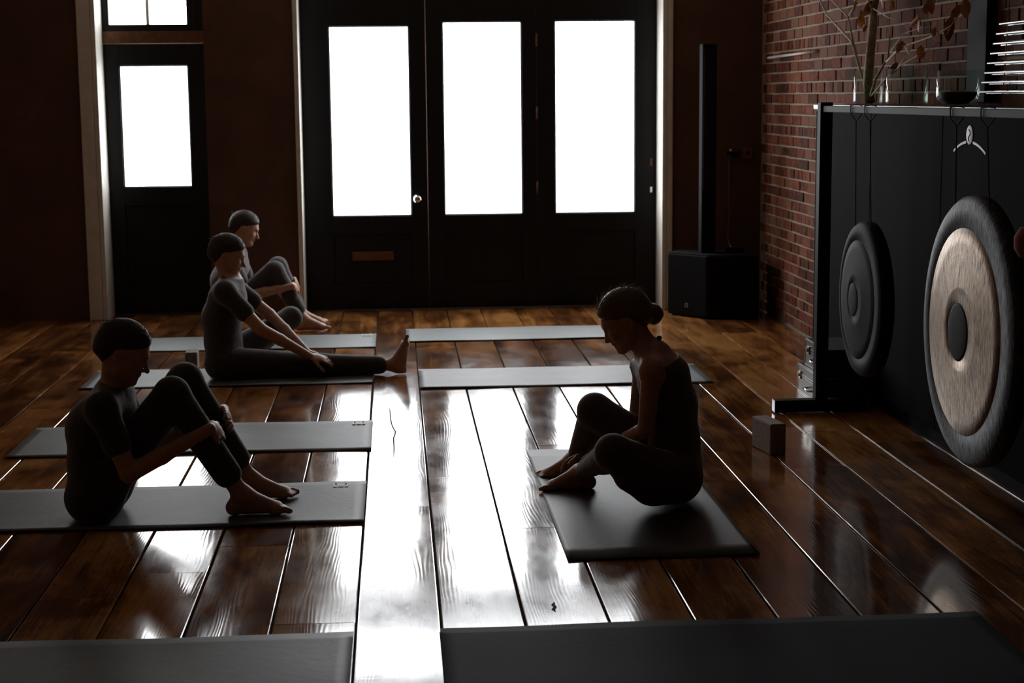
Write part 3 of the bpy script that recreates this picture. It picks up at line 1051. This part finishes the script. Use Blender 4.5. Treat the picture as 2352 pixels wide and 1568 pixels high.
def leaf_mesh(L):
    V, Fc = [], []
    n = 7
    for i in range(n):
        t = i / (n - 1)
        w = 0.28 * L * math.sin(math.pi * (0.04 + 0.93 * t)) ** 0.8
        bend = -0.25 * L * t * t
        for s in (-1, 0, 1):
            V.append((s * w, bend - 0.20 * L * (0 if s == 0 else 1) * t * 0.6 + abs(s) * 0.12 * L, -L * t))
    for i in range(n - 1):
        for s in range(2):
            a = i * 3 + s
            Fc.append((a, a + 1, a + 4, a + 3))
    m = len(V)
    V += [(x, y + 0.0016, z) for x, y, z in V]
    Fc += [tuple(k + m for k in f[::-1]) for f in Fc]
    me = bpy.data.meshes.new('leaf')
    me.from_pydata(V, [], Fc)
    me.materials.append(M['leaf'])
    me.polygons.foreach_set('use_smooth', [True] * len(me.polygons))
    return me


leaf_me = [leaf_mesh(0.055), leaf_mesh(0.075), leaf_mesh(0.10)]
leaf_spots = [(1981, 28, 2), (1975, 40, 1), (1990, 8, 1), (1985, 62, 0), (1962, 4, 1), (2046, 5, 1), (2055, 8, 0), (2108, 35, 1), (2100, 42, 0), (2115, 48, 1),
              (2096, 50, 0), (2128, 12, 1), (2132, 2, 1), (2190, 45, 2), (2205, 15, 1), (2180, 62, 0), (2072, 100, 0), (2080, 104, 0), (2115, 108, 1), (2057, 146, 1),
              (2150, 68, 0), (2216, 2, 2), (1900, 40, 0), (2020, 0, 1), (2000, 6, 2)]
for px, py, k in leaf_spots:
    p = bpt(px, py - 5, random.uniform(-0.02, 0.03))
    l = bpy.data.objects.new('leaf', leaf_me[k])
    COL.objects.link(l)
    l.parent = br
    l.location = Vector(p) - Vector(br.location)
    l.rotation_euler = (random.uniform(-0.5, 0.5), random.uniform(-0.5, 0.5), random.uniform(0, 6.28))
    sc = random.uniform(0.8, 1.15)
    l.scale = (sc, sc, sc)


# ------------------------------------------------------------------ people: one smooth blended surface each
class Body:
    def __init__(self, lo, hi, h):
        self.h = h
        self.lo = np.array(lo, np.float32)
        self.n = np.ceil((np.array(hi) - np.array(lo)) / h).astype(int) + 1
        self.F = np.full(self.n, 1.0, np.float32)

    def _window(self, lo, hi):
        a = np.maximum(np.floor((np.array(lo) - self.lo) / self.h).astype(int), 0)
        b = np.minimum(np.ceil((np.array(hi) - self.lo) / self.h).astype(int) + 1, self.n)
        if np.any(b <= a):
            return None
        ax = [self.lo[i] + self.h * np.arange(a[i], b[i], dtype=np.float32) for i in range(3)]
        G = np.meshgrid(*ax, indexing='ij')
        return tuple(slice(a[i], b[i]) for i in range(3)), np.stack(G, -1)

    def _blend(self, win, d, k, sub=False):
        f = self.F[win]
        if sub:
            h = np.maximum(k - np.abs(f + d), 0) / k
            self.F[win] = np.maximum(f, -d) + h * h * k * 0.25
        else:
            h = np.maximum(k - np.abs(f - d), 0) / k
            self.F[win] = np.minimum(f, d) - h * h * k * 0.25

    def cone(self, a, b, r1, r2, k=0.02, lat=None, flat=1.0):
        a = np.array(a, np.float32); b = np.array(b, np.float32)
        m = max(r1, r2) * max(flat, 1.0) + 0.05
        w = self._window(np.minimum(a, b) - m, np.maximum(a, b) + m)
        if w is None:
            return
        win, P = w
        q = P - a
        ab = b - a
        if lat is not None:
            L = np.array(lat, np.float32)
            q = q - (q @ L)[..., None] * L * (1 - 1 / flat)
            ab = ab - ab.dot(L) * L * (1 - 1 / flat)
        t = np.clip((q @ ab) / max(float(ab.dot(ab)), 1e-9), 0, 1)
        d = np.linalg.norm(q - t[..., None] * ab, axis=-1) - (r1 + (r2 - r1) * t)
        self._blend(win, d, k)

    def ell(self, c, r, axes=None, k=0.02, sub=False):
        c = np.array(c, np.float32); r = np.array(r, np.float32)
        m = float(r.max()) + 0.05
        w = self._window(c - m, c + m)
        if w is None:
            return
        win, P = w
        q = P - c
        if axes is not None:
            q = q @ np.array(axes, np.float32).T
        k0 = np.linalg.norm(q / r, axis=-1)
        k1 = np.linalg.norm(q / (r * r), axis=-1) + 1e-6
        self._blend(win, k0 * (k0 - 1) / k1, k, sub)

    def points(self):
        ax = [self.lo[i] + self.h * np.arange(self.n[i], dtype=np.float32) for i in range(3)]
        return np.meshgrid(*ax, indexing='ij')

    def mesh(self, name, F=None):
        F = self.F if F is None else F
        S = F < 0
        c8 = np.zeros(np.array(S.shape) - 1, np.int8)
        for i in (0, 1):
            for j in (0, 1):
                for k in (0, 1):
                    c8 += S[i:S.shape[0] - 1 + i, j:S.shape[1] - 1 + j, k:S.shape[2] - 1 + k]
        act = (c8 > 0) & (c8 < 8)
        I = np.argwhere(act)
        idx = np.full(act.shape, -1, np.int32)
        idx[act] = np.arange(len(I))
        acc = np.zeros((len(I), 3)); num = np.zeros(len(I))
        cs = [np.array(c) for c in ((0, 0, 0), (1, 0, 0), (0, 1, 0), (1, 1, 0), (0, 0, 1), (1, 0, 1), (0, 1, 1), (1, 1, 1))]
        for e0, e1 in ((0, 1), (2, 3), (4, 5), (6, 7), (0, 2), (1, 3), (4, 6), (5, 7), (0, 4), (1, 5), (2, 6), (3, 7)):
            A, B = I + cs[e0], I + cs[e1]
            f0 = F[A[:, 0], A[:, 1], A[:, 2]]; f1 = F[B[:, 0], B[:, 1], B[:, 2]]
            mk = (f0 < 0) != (f1 < 0)
            t = np.where(mk, f0 / np.where(mk, f0 - f1, 1), 0)
            acc[mk] += (cs[e0] + t[:, None] * (cs[e1] - cs[e0]))[mk]
            num[mk] += 1
        V = (I + acc / num[:, None]) * self.h + self.lo
        Q = []
        for ax in range(3):
            o1, o2 = [(1, 2), (2, 0), (0, 1)][ax]
            sl0 = [slice(None)] * 3; sl1 = [slice(None)] * 3
            sl0[ax] = slice(0, -1); sl1[ax] = slice(1, None)
            d = S[tuple(sl0)] != S[tuple(sl1)]
            E = np.argwhere(d)
            E = E[(E[:, o1] > 0) & (E[:, o2] > 0) & (E[:, o1] < S.shape[o1] - 1) & (E[:, o2] < S.shape[o2] - 1)]
            u1 = np.zeros(3, int); u1[o1] = 1
            u2 = np.zeros(3, int); u2[o2] = 1
            q = [E - u1 - u2, E - u2, E, E - u1]
            q = np.stack([idx[x[:, 0], x[:, 1], x[:, 2]] for x in q], 1)
            inside = S[E[:, 0], E[:, 1], E[:, 2]]
            q[~inside] = q[~inside][:, ::-1]
            Q.append(q)
        Q = np.concatenate(Q)
        Q = Q[(Q >= 0).all(1)]
        me = bpy.data.meshes.new(name)
        me.vertices.add(len(V)); me.vertices.foreach_set('co', V.astype(np.float32).ravel())
        me.loops.add(len(Q) * 4); me.loops.foreach_set('vertex_index', Q.astype(np.int32).ravel())
        me.polygons.add(len(Q))
        me.polygons.foreach_set('loop_start', np.arange(0, len(Q) * 4, 4, dtype=np.int32))
        me.update(calc_edges=True)
        me.validate()
        me.polygons.foreach_set('use_smooth', np.ones(len(me.polygons), bool))
        return me


def unit(v):
    v = np.array(v, float)
    return v / (np.linalg.norm(v) + 1e-9)


def hand(B, wrist, d, n, s=1.0, curl=0.6, thumb=1):
    """d: wrist to knuckles, n: out of the back of the hand"""
    d = unit(d); n = unit(np.array(n) - d * np.dot(n, d)); sd = np.cross(d, n) * thumb
    w = np.array(wrist)
    B.ell(w + d * 0.045 * s, (0.050 * s, 0.040 * s, 0.016 * s), (d, sd, n), 0.012)
    L = [0.070, 0.078, 0.072, 0.056]
    for i in range(4):
        off = (1.5 - i) * 0.0195 * s
        p = w + d * (0.085 - 0.004 * abs(i - 1)) * s + sd * off
        dirv = d
        for j, fr in enumerate((0.45, 0.32, 0.23)):
            a = curl * (0.5 + 0.35 * j)
            dirv = unit(dirv * math.cos(a) - n * math.sin(a))
            q = p + dirv * L[i] * fr * s
            B.cone(p, q, (0.0090 - 0.0008 * j) * s, (0.0082 - 0.0008 * j) * s, 0.005)
            p = q
    p = w + d * 0.022 * s + sd * 0.030 * s
    dirv = unit(d * 0.7 + sd * 0.6 - n * 0.35)
    for j, l in enumerate((0.040, 0.032, 0.024)):
        q = p + dirv * l * s
        B.cone(p, q, (0.012 - 0.0015 * j) * s, (0.0105 - 0.0015 * j) * s, 0.007)
        p = q
        dirv = unit(dirv + d * 0.25 - n * curl * 0.3)


def foot(B, ankle, toe_dir, up, s=1.0, big=1):
    """big: side of the big toe along cross(toe_dir, up)"""
    t = unit(toe_dir); u = unit(np.array(up) - t * np.dot(up, t)); sd = np.cross(t, u) * big
    a = np.array(ankle)
    sole = a - u * 0.075 * s
    heel = sole - t * 0.035 * s + u * 0.028 * s
    ball = sole + t * 0.135 * s + u * 0.020 * s
    B.cone(a, heel, 0.032 * s, 0.029 * s, 0.03)
    B.cone(a + t * 0.01, ball + u * 0.006 * s, 0.033 * s, 0.020 * s, 0.03, sd, 1.25)
    B.cone(heel, ball, 0.028 * s, 0.020 * s, 0.02, sd, 1.15)
    B.cone(ball - sd * 0.024 * s, ball + sd * 0.026 * s, 0.018 * s, 0.022 * s, 0.02)
    ls = (0.050, 0.046, 0.041, 0.036, 0.030)
    for i in range(5):
        off = (0.034, 0.0125, -0.005, -0.021, -0.036)[i] * s
        r = (0.0135, 0.0100, 0.0095, 0.0090, 0.0085)[i] * s
        p = ball + sd * off * 0.85 + t * 0.004 * s - u * (0.004 if i else 0.002) * s
        q = p + t * ls[i] * 0.55 * s + sd * off * 0.12 + u * 0.004 * s
        e = q + t * ls[i] * 0.42 * s - u * 0.006 * s
        B.cone(p, q, r * 1.05, r, 0.006)
        B.cone(q, e, r, r * 0.98, 0.004)


def head(B, c, fw, up, s=1.0, nose=1.0):
    fw = unit(fw); up = unit(np.array(up) - fw * np.dot(up, fw)); lt = np.cross(fw, up)
    ax = (fw, lt, up)

    def P(f, l, u):
        return np.array(c) + (fw * f + lt * l + up * u) * s
    k = 0.012
    B.ell(P(-0.008, 0, 0.028), np.array((0.100, 0.077, 0.090)) * s, ax, 0.03)
    B.ell(P(0.036, 0, -0.025), np.array((0.058, 0.062, 0.082)) * s, ax, 0.03)
    B.cone(P(0.020, 0.048, -0.060), P(0.070, 0.016, -0.098), 0.018 * s, 0.016 * s, 0.03)
    B.cone(P(0.020, -0.048, -0.060), P(0.070, -0.016, -0.098), 0.018 * s, 0.016 * s, 0.03)
    B.ell(P(0.078, 0, -0.098), np.array((0.018, 0.020, 0.017)) * s, ax, 0.015)
    B.cone(P(0.082, 0.026, 0.020), P(0.087, -0.0, 0.020), 0.012 * s, 0.010 * s, 0.015)
    B.cone(P(0.082, -0.026, 0.020), P(0.087, 0.0, 0.020), 0.012 * s, 0.010 * s, 0.015)
    for sg in (-1, 1):
        B.ell(P(0.088, 0.031 * sg, 0.001), np.array((0.012, 0.016, 0.010)) * s, ax, 0.010, True)
        B.ell(P(0.074, 0.031 * sg, 0.000), np.array((0.012, 0.013, 0.010)) * s, ax, 0.004)
        B.ell(P(0.066, 0.036 * sg, -0.032), np.array((0.022, 0.020, 0.018)) * s, ax, 0.02)
        B.ell(P(-0.008, 0.078 * sg, -0.008), np.array((0.020, 0.007, 0.031)) * s, ax, 0.006)
        B.ell(P(-0.004, 0.083 * sg, -0.006), np.array((0.009, 0.006, 0.018)) * s, ax, 0.004, True)
        B.ell(P(0.098, 0.011 * sg, -0.042), np.array((0.009, 0.008, 0.007)) * s, ax, 0.007)
    B.cone(P(0.089, 0, 0.006), P(0.108 * nose, 0, -0.036), 0.0075 * s, 0.0100 * s, 0.010)
    B.ell(P(0.110 * nose, 0, -0.038), np.array((0.010, 0.010, 0.009)) * s, ax, 0.006)
    B.ell(P(0.088, 0, -0.060), np.array((0.013, 0.024, 0.009)) * s, ax, 0.008)
    B.ell(P(0.093, 0, -0.064), np.array((0.009, 0.018, 0.0052)) * s, ax, 0.003)
    B.ell(P(0.090, 0, -0.0775), np.array((0.009, 0.016, 0.0058)) * s, ax, 0.003)
    return P, ax


def limb(B, a, b, c, r, k=0.025, bulge=None):
    B.cone(a, b, r[0], r[1], k)
    B.cone(b, c, r[1], r[2], k)
    if bulge is not None:
        B.ell(*bulge)


def person(name, label, cat, lo, hi, h, J, s=1.0, group=None):
    """J: joints; returns body, top-level object and fields for the clothes"""
    B = Body(lo, hi, h)
    lat = unit(np.array(J['sh'][1]) - np.array(J['sh'][0]))
    sp = J['spine']
    for i in range(len(sp) - 1):
        (p, r), (q, r2) = sp[i], sp[i + 1]
        B.cone(p, q, r, r2, 0.03, lat, J.get('flat', 1.5))
    hp = J['hip']
    for p in hp:
        B.ell(np.array(p) + np.array(J.get('seat', (0, 0, 0))), np.array((0.105, 0.105, 0.100)) * s, None, 0.04)
    for p, r in J.get('extra', []):
        B.ell(p, (r, r, r), None, 0.04)
    nb = np.array(J['neck'])
    for p in J['sh']:
        p = np.array(p)
        B.cone(nb * 0.85 + p * 0.15, p, 0.050 * s, 0.046 * s, 0.04)
        B.cone(p, np.array(sp[-2][0]) * 0.6 + p * 0.4, 0.048 * s, 0.06 * s, 0.04)
    torso = B.F.copy()
    for i in (0, 1):
        hi_, kn, an = (np.array(v) for v in (hp[i], J['knee'][i], J['ankle'][i]))
        B.cone(hi_, kn, J.get('thigh', 0.088) * s, (J.get('thigh', 0.088) - 0.029) * s, 0.03)
        B.cone(kn, an, 0.053 * s, 0.033 * s, 0.02)
        bk = J['calf'][i] if 'calf' in J else (0, 0, -1)
        m = kn * 0.68 + an * 0.32 + unit(bk) * 0.022 * s
        ax = unit(an - kn)
        y = unit(np.cross(ax, (0.3, 0.5, 0.8))); z = np.cross(ax, y)
        B.ell(m, (0.11 * s, 0.050 * s, 0.050 * s), (ax, y, z), 0.03)
    legs = B.F.copy()
    for i in (0, 1):
        foot(B, J['ankle'][i], J['toe'][i], J['footup'][i], s, J['big'][i])
        sh, el, wr = (np.array(v) for v in (J['sh'][i], J['elbow'][i], J['wrist'][i]))
        B.cone(sh, el, 0.046 * s, 0.036 * s, 0.02)
        B.cone(el, el * 0.6 + wr * 0.4, 0.036 * s, 0.034 * s, 0.012)
        B.cone(el * 0.6 + wr * 0.4, wr, 0.034 * s, 0.023 * s, 0.012)
        hd, hn, curl, th = J['hand'][i]
        hand(B, wr, hd, hn, s, curl, th)
    hc, fw, up = J['head']
    B.cone(nb, np.array(hc) - unit(up) * 0.045 * s - unit(fw) * 0.015 * s, 0.056 * s, 0.050 * s, 0.025)
    P, ax = head(B, hc, fw, up, J.get('head_s', s), J.get('nose', 1.0))
    B.F = np.maximum(B.F, J.get('rest', 0.001) - B.points()[2])
    root = add_mesh(name, B.mesh(name), M['skin'])
    tag(root, label, cat, group)
    return B, root, torso, legs, P, ax


def clothe(B, fld, name, mat, root, off, cuts, rest=0.0085):
    """garment = body field grown by off, kept where every cut function is negative"""
    G = B.points()
    F = np.maximum(fld - off, rest - G[2])
    for c in cuts:
        F = np.maximum(F, c(G))
    o = add_mesh(name, B.mesh(name, F), mat, root)
    return o


def plane_cut(p, n):
    p = np.array(p, np.float32); n = unit(n).astype(np.float32)
    return lambda G: (G[0] - p[0]) * n[0] + (G[1] - p[1]) * n[1] + (G[2] - p[2]) * n[2]


def strands(name, P, mat, root, count, rad, length, rnd, spots):
    V, Fc = [], []
    for _ in range(count):
        f, l, u = spots(rnd)
        p0 = P(f, l, u)
        c0 = P(-0.01, 0, 0.02)
        out = unit(p0 - c0)
        tang = unit(np.cross(out, rnd.normal(size=3)))
        back = unit(P(-1, 0, 0) - P(0, 0, 0))
        L = length * rnd.uniform(0.5, 1.2)
        pts = [p0 - out * 0.004]
        back = back - out * back.dot(out)
        dv = unit(back * 0.9 + tang * 0.4 + out * rnd.uniform(0.02, 0.24))
        for k in range(5):
            pts.append(pts[-1] + dv * L / 5)
            dv = unit(dv - out * 0.10 + rnd.normal(size=3) * 0.12)
        v, f_ = tube_data(pts, [rad, rad, rad, rad * .9, rad * .7, rad * .4], 4)
        o = len(V); V += v; Fc += [tuple(k + o for k in q) for q in f_]
    g = new_obj(name, V, Fc, mat, root, True)
    g['kind'] = 'stuff'
    return g


def hair_cap(root, c, fw, up, s, mat, h, front, bun=None, thick=0.013, name='hair'):
    fw = unit(fw); up = unit(np.array(up) - fw * np.dot(up, fw)); lt = np.cross(fw, up)
    c = np.array(c)
    ext = 0.17 * s
    lo = c - ext; hi = c + ext
    if bun is not None:
        lo = np.minimum(lo, np.array(bun[0]) - 0.08); hi = np.maximum(hi, np.array(bun[0]) + 0.08)
    B = Body(lo, hi, h)
    B.ell(c + (fw * -0.009 + up * 0.029) * s, np.array((0.100, 0.078, 0.090)) * s, (fw, lt, up), 0.01)
    B.ell(c + (fw * -0.048 + up * -0.015) * s, np.array((0.056, 0.066, 0.068)) * s, (fw, lt, up), 0.03)
    G = B.points()
    f = (G[0] - c[0]) * fw[0] + (G[1] - c[1]) * fw[1] + (G[2] - c[2]) * fw[2]
    u = (G[0] - c[0]) * up[0] + (G[1] - c[1]) * up[1] + (G[2] - c[2]) * up[2]
    # hairline: rises from the nape past the ear to the forehead; the hair thins out towards it
    line = np.where(f > 0.0, 0.02 * s + f * front, -0.055 * s + (f + 0.10 * s) * 0.75)
    wob = 0.0008 * np.sin(G[0] * 310) * np.sin(G[1] * 290 + 1) + 0.0006 * np.sin(G[2] * 420 + G[0] * 200)
    rim = np.clip((u - line) / (0.030 * s), -1, 1)
    rim = np.sin(rim * math.pi / 2)
    B.F = (B.F - (thick * s + wob) * rim).astype(np.float32)
    if bun is not None:
        bc, brd = np.array(bun[0]), bun[1]
        B.ell(bc, np.array((1.0, 0.95, 1.05)) * brd, None, 0.010)
        B.cone(bc + unit(c - bc) * brd, bc + unit(c - bc) * brd * 1.9, brd * 0.5, brd * 0.7, 0.01)
        for k in range(4):
            a = k * 1.57
            B.ell(bc + np.array((math.cos(a) * brd * .5, math.sin(a * 1.3) * brd * .5, math.sin(a) * brd * .55)), np.array((.55, .5, .55)) * brd, None, 0.004)
    o = add_mesh(name, B.mesh(name), mat, root)
    return o


# ---- the woman in profile
WY = 6.60
wf = np.array([-0.862, 0.08, -0.50]); wu = np.array([-0.50, 0.03, 0.865])
hc = at(1437, 734, 6.62)
latw = unit((0.28, 0.96, 0))          # far shoulder is away from the camera
sh_mid = at(1490, 848, 6.60)
near_sh = at(1497, 852, 6.43); far_sh = at(1478, 842, 6.78)
J = dict(
    spine=[(at(1555, 1068, 6.58), 0.098), (at(1550, 1005, 6.59), 0.090), (at(1538, 930, 6.60), 0.102), (at(1522, 862, 6.60), 0.098), (at(1500, 818, 6.61), 0.062)],
    flat=1.45, neck=at(1490, 810, 6.61),
    hip=[at(1545, 1098, 6.46), at(1540, 1062, 6.70)], thigh=0.102, seat=(0.02, 0, 0),
    sh=[near_sh, far_sh],
    knee=[at(1408, 1038, 6.36), at(1366, 942, 6.78)],
    ankle=[at(1334, 1080, 6.80), at(1320, 1050, 7.05)],
    calf=[(0.7, 0, -0.5), (0.9, 0, -0.3)],
    toe=[(-1, 0.03, -0.05), (-1, 0.05, -0.10)], footup=[(0, 0, 1), (0, 0, 1)], big=[-1, 1],
    elbow=[at(1484, 985, 6.47), at(1462, 962, 6.80)],
    wrist=[at(1385, 1040, 6.72), at(1352, 1040, 6.93)],
    hand=[((-0.8, 0.35, -0.45), (-0.3, -0.5, 0.8), 0.5, 1), ((-0.8, 0.15, -0.35), (-0.3, 0.5, 0.8), 0.5, -1)],
    head=(hc, wf, wu), rest=0.0085, head_s=0.99,
    extra=[(at(1500, 1104, 6.42), 0.098), (at(1456, 1084, 6.39), 0.080), (at(1507, 815, 6.61), 0.056)],
)
for q_ in J['ankle']:
    q_[2] = 0.0745
lo = (0.50, 6.15, -0.01); hi = (1.34, 7.20, 0.95)
B, woman, torso, legs, P, ax = person('person', 'woman in profile with a low hair bun, sitting knees up on the dark mat', 'person',
                                      lo, hi, 0.0048, J, 0.92)
clothe(B, torso, 'halter_top', M['top'], woman, 0.006,
       [plane_cut(at(1480, 838, 6.6), (-0.30, 0, 0.95)), plane_cut((0, 0, 0.10), (0, 0, -1)),
        lambda G: 0.012 - np.minimum(np.hypot(np.hypot(G[0] - near_sh[0], G[1] - near_sh[1] + 0.03), G[2] - near_sh[2] + 0.02),
                                     np.hypot(np.hypot(G[0] - far_sh[0], G[1] - far_sh[1] - 0.03), G[2] - far_sh[2] + 0.02)) + 0.055])
a0, a1 = J['ankle'][0], J['ankle'][1]
k0_, k1_ = J['knee'][0], J['knee'][1]
LF = Body(lo, hi, 0.0048)
for i in (0, 1):
    hi_, kn, an = (np.array(v) for v in (J['hip'][i], J['knee'][i], J['ankle'][i]))
    an = an + (kn - an) * 0.16
    LF.cone(hi_, kn, 0.102 * .92, 0.073 * .92, 0.03)
    LF.cone(kn, an, 0.066 * .92, 0.040 * .92, 0.03)
    m = kn * 0.68 + an * 0.32 + unit(J['calf'][i]) * 0.020
    axx = unit(an - kn); y_ = unit(np.cross(axx, (0.3, 0.5, 0.8))); z_ = np.cross(axx, y_)
    LF.ell(m, (0.11 * .92, 0.050 * .92, 0.050 * .92), (axx, y_, z_), 0.03)
    LF.ell(np.array(J['hip'][i]) + np.array(J['seat']), np.array((0.105, 0.105, 0.100)) * 0.92, None, 0.04)
for p_, r_ in J['extra'][:2]:
    LF.ell(p_, (r_, r_, r_), None, 0.04)
clothe(LF, LF.F, 'leggings', M['leggings'], woman, 0.0035, [])
hair_cap(woman, hc, wf, wu, 1.0, M['hair_brown'], 0.004, 0.36, (at(1501, 721, 6.62), 0.040))
wr = np.random.default_rng(11)
strands('flyaway_hair', P, M['hair_brown'], woman, 420, 0.0006, 0.06, wr,
        lambda r: (lambda a, b: (-0.008 + 0.115 * math.cos(a) * math.cos(b), 0.088 * math.sin(b), 0.03 + 0.103 * math.sin(a) * math.cos(b)))(r.uniform(0.35, 2.6), r.uniform(-0.8, 0.8)))
nk = []
pn = at(1514, 776, 6.60)
tag_knot = lathe('neck_tie_knot', [(0, -0.011), (0.010, -0.007), (0.012, 0.0), (0.010, 0.007), (0, 0.011)], M['top'], woman, 16, 'Z', tuple(pn))


# ---- seated man on the left, seen in profile against the mats
def seated_man(name, label, base, face, s, head_c, fw, up, hair, shirt, trousers, knees, ankles, h=0.0075, pel=None, group=None, rest=0.0085, hands=None, elbows=None, toes=None, footups=None, hand_dirs=None, shx=0.0, shz=0.50):
    """base: (x, y) of the seat; face = +1 looks to +X"""
    x, y = base
    hips = [np.array((x, y - 0.10, 0.10)), np.array((x, y + 0.10, 0.10))]
    shs = [np.array((x + face * shx, y - 0.19, shz)), np.array((x + face * shx, y + 0.19, shz))]
    nb = np.array((x + face * (shx + 0.02), y, shz + 0.045))
    el = elbows or [shs[i] + np.array((face * 0.10, (-0.04, 0.04)[i], -0.25)) for i in (0, 1)]
    wr_ = hands or [np.array(knees[i]) * 0.60 + np.array(ankles[i]) * 0.40 + np.array((face * 0.045, (-0.055, 0.055)[i], 0.035)) for i in (0, 1)]
    Jm = dict(
        spine=[(np.array((x, y, 0.115)), 0.105), (np.array((x + face * shx * 0.25 - face * 0.02, y, 0.22)), 0.098), (np.array((x + face * shx * 0.6 - face * 0.03, y, 0.36)), 0.108),
               (np.array((x + face * shx * 0.9, y, shz - 0.05)), 0.100), (nb - np.array((0, 0, 0.02)), 0.060)],
        flat=1.5, neck=nb, hip=hips, sh=shs, knee=knees, ankle=ankles,
        calf=[(-face, 0, -0.4), (-face, 0, -0.4)],
        toe=toes or [(face, 0, 0.0), (face, 0, 0.0)], footup=footups or [(0, 0, 1), (0, 0, 1)], big=[face, -face],
        elbow=el, wrist=wr_,
        hand=hand_dirs or [((face * 0.35, 1, -0.25), (face, -0.2, 0.5), 0.35, face), ((face * 0.35, -1, -0.25), (face, 0.2, 0.5), 0.35, -face)],
        head=(head_c, fw, up), nose=1.06, rest=rest)
    pts = np.array(hips + shs + list(knees) + list(ankles) + el + wr_ + [np.array(head_c)])
    lo_ = pts.min(0) - 0.26; hi_ = pts.max(0) + 0.26
    lo_[2] = -0.01
    Bm, man, tor, leg, Pm, axm = person(name, label, 'person', lo_, hi_, h, Jm, s, group)
    # shirt with half sleeves
    SF = Body(lo_, hi_, h)
    SF.F = tor.copy()
    for i in (0, 1):
        SF.cone(shs[i], shs[i] * 0.45 + el[i] * 0.55, 0.050 * s, 0.048 * s, 0.02)
    clothe(SF, SF.F, 'shirt', shirt, man, 0.009, [plane_cut(nb + np.array((0, 0, 0.028)), (face * 0.25, 0, 0.95)), plane_cut((0, 0, 0.13), (0, 0, -1))])
    TF_ = Body(lo_, hi_, h)
    for i in (0, 1):
        kn, an = np.array(knees[i]), np.array(ankles[i])
        an = an + (kn - an) * 0.22
        TF_.cone(hips[i], kn, 0.090 * s, 0.062 * s, 0.03)
        TF_.cone(kn, an, 0.060 * s, 0.050 * s, 0.02)
        TF_.ell(hips[i], np.array((0.108, 0.108, 0.10)) * s, None, 0.04)
    clothe(TF_, TF_.F, 'trousers', trousers, man, 0.007, [], rest)
    hair_cap(man, head_c, fw, up, s, hair, 0.006, 0.40, None, 0.010)
    strands('short_hair', Pm, hair, man, 380, 0.0010, 0.035, np.random.default_rng(5),
            lambda r: (lambda a, b: (-0.009 + 0.108 * math.cos(a) * math.cos(b), 0.086 * math.sin(b), 0.029 + 0.098 * math.sin(a) * math.cos(b)))(r.uniform(0.45, 3.0), r.uniform(-1.0, 1.0)))
    return man


mc = at(283, 806, 6.52)
seated_man('person', 'dark-haired man sitting hunched at the left, knees drawn up', (mc[0] - 0.13, 6.58), 1, 1.0, mc, (0.90, 0.03, -0.42), (0.42, 0, 0.90),
           M['hair_dark'], M['navy'], M['navy'],
           [at(395, 905, 6.48), at(425, 872, 6.72)], [np.array((-0.63, 6.50, 0.085)), np.array((-0.62, 6.76, 0.085))], shx=0.06, shz=0.47)

# ---- person stretching one leg on the second mat of the left row
hx = ground(930, 860)
seated_man('person', 'person sitting upright with one bare foot stretched out past the mat', (-1.03, 9.90), 1, 1.0, np.array((-1.0, 9.90, 0.735)), (0.95, 0.0, -0.30), (0.30, 0, 0.95),
           M['hair_dark'], M['navy'], M['navy'],
           [at(742, 838, 9.84), np.array((-0.66, 10.28, 0.30))],
           [at(905, 838, 9.86), np.array((-0.92, 10.22, 0.085))],
           hands=[at(712, 818, 9.76), at(705, 808, 9.95)], elbows=[np.array((-0.80, 9.66, 0.32)), np.array((-0.78, 10.14, 0.34))],
           hand_dirs=[((1, 0.15, -0.25), (0.2, -0.4, 0.9), 0.35, 1), ((1, -0.1, -0.3), (0.2, 0.3, 0.9), 0.35, -1)],
           toes=[(0.12, 0.0, 1.0), (1, 0.2, 0)], footups=[(-1.0, 0, 0.12), (0, 0, 1)], shx=0.03, shz=0.535)

# ---- person sitting near the doors, one foot showing
seated_man('person', 'person sitting knees up by the doors, bare foot beside the farthest left mat', (-1.22, 11.98), 1, 0.98, np.array((-1.08, 11.98, 0.735)), (0.93, 0.0, -0.36), (0.36, 0, 0.93),
           M['hair_dark'], M['grey_cloth'], M['navy'],
           [np.array((-0.86, 11.80, 0.44)), np.array((-0.86, 12.12, 0.44))],
           [np.array((-0.665, 11.80, 0.085)), np.array((-0.70, 12.12, 0.085))], shx=0.06, shz=0.52, rest=0.001)
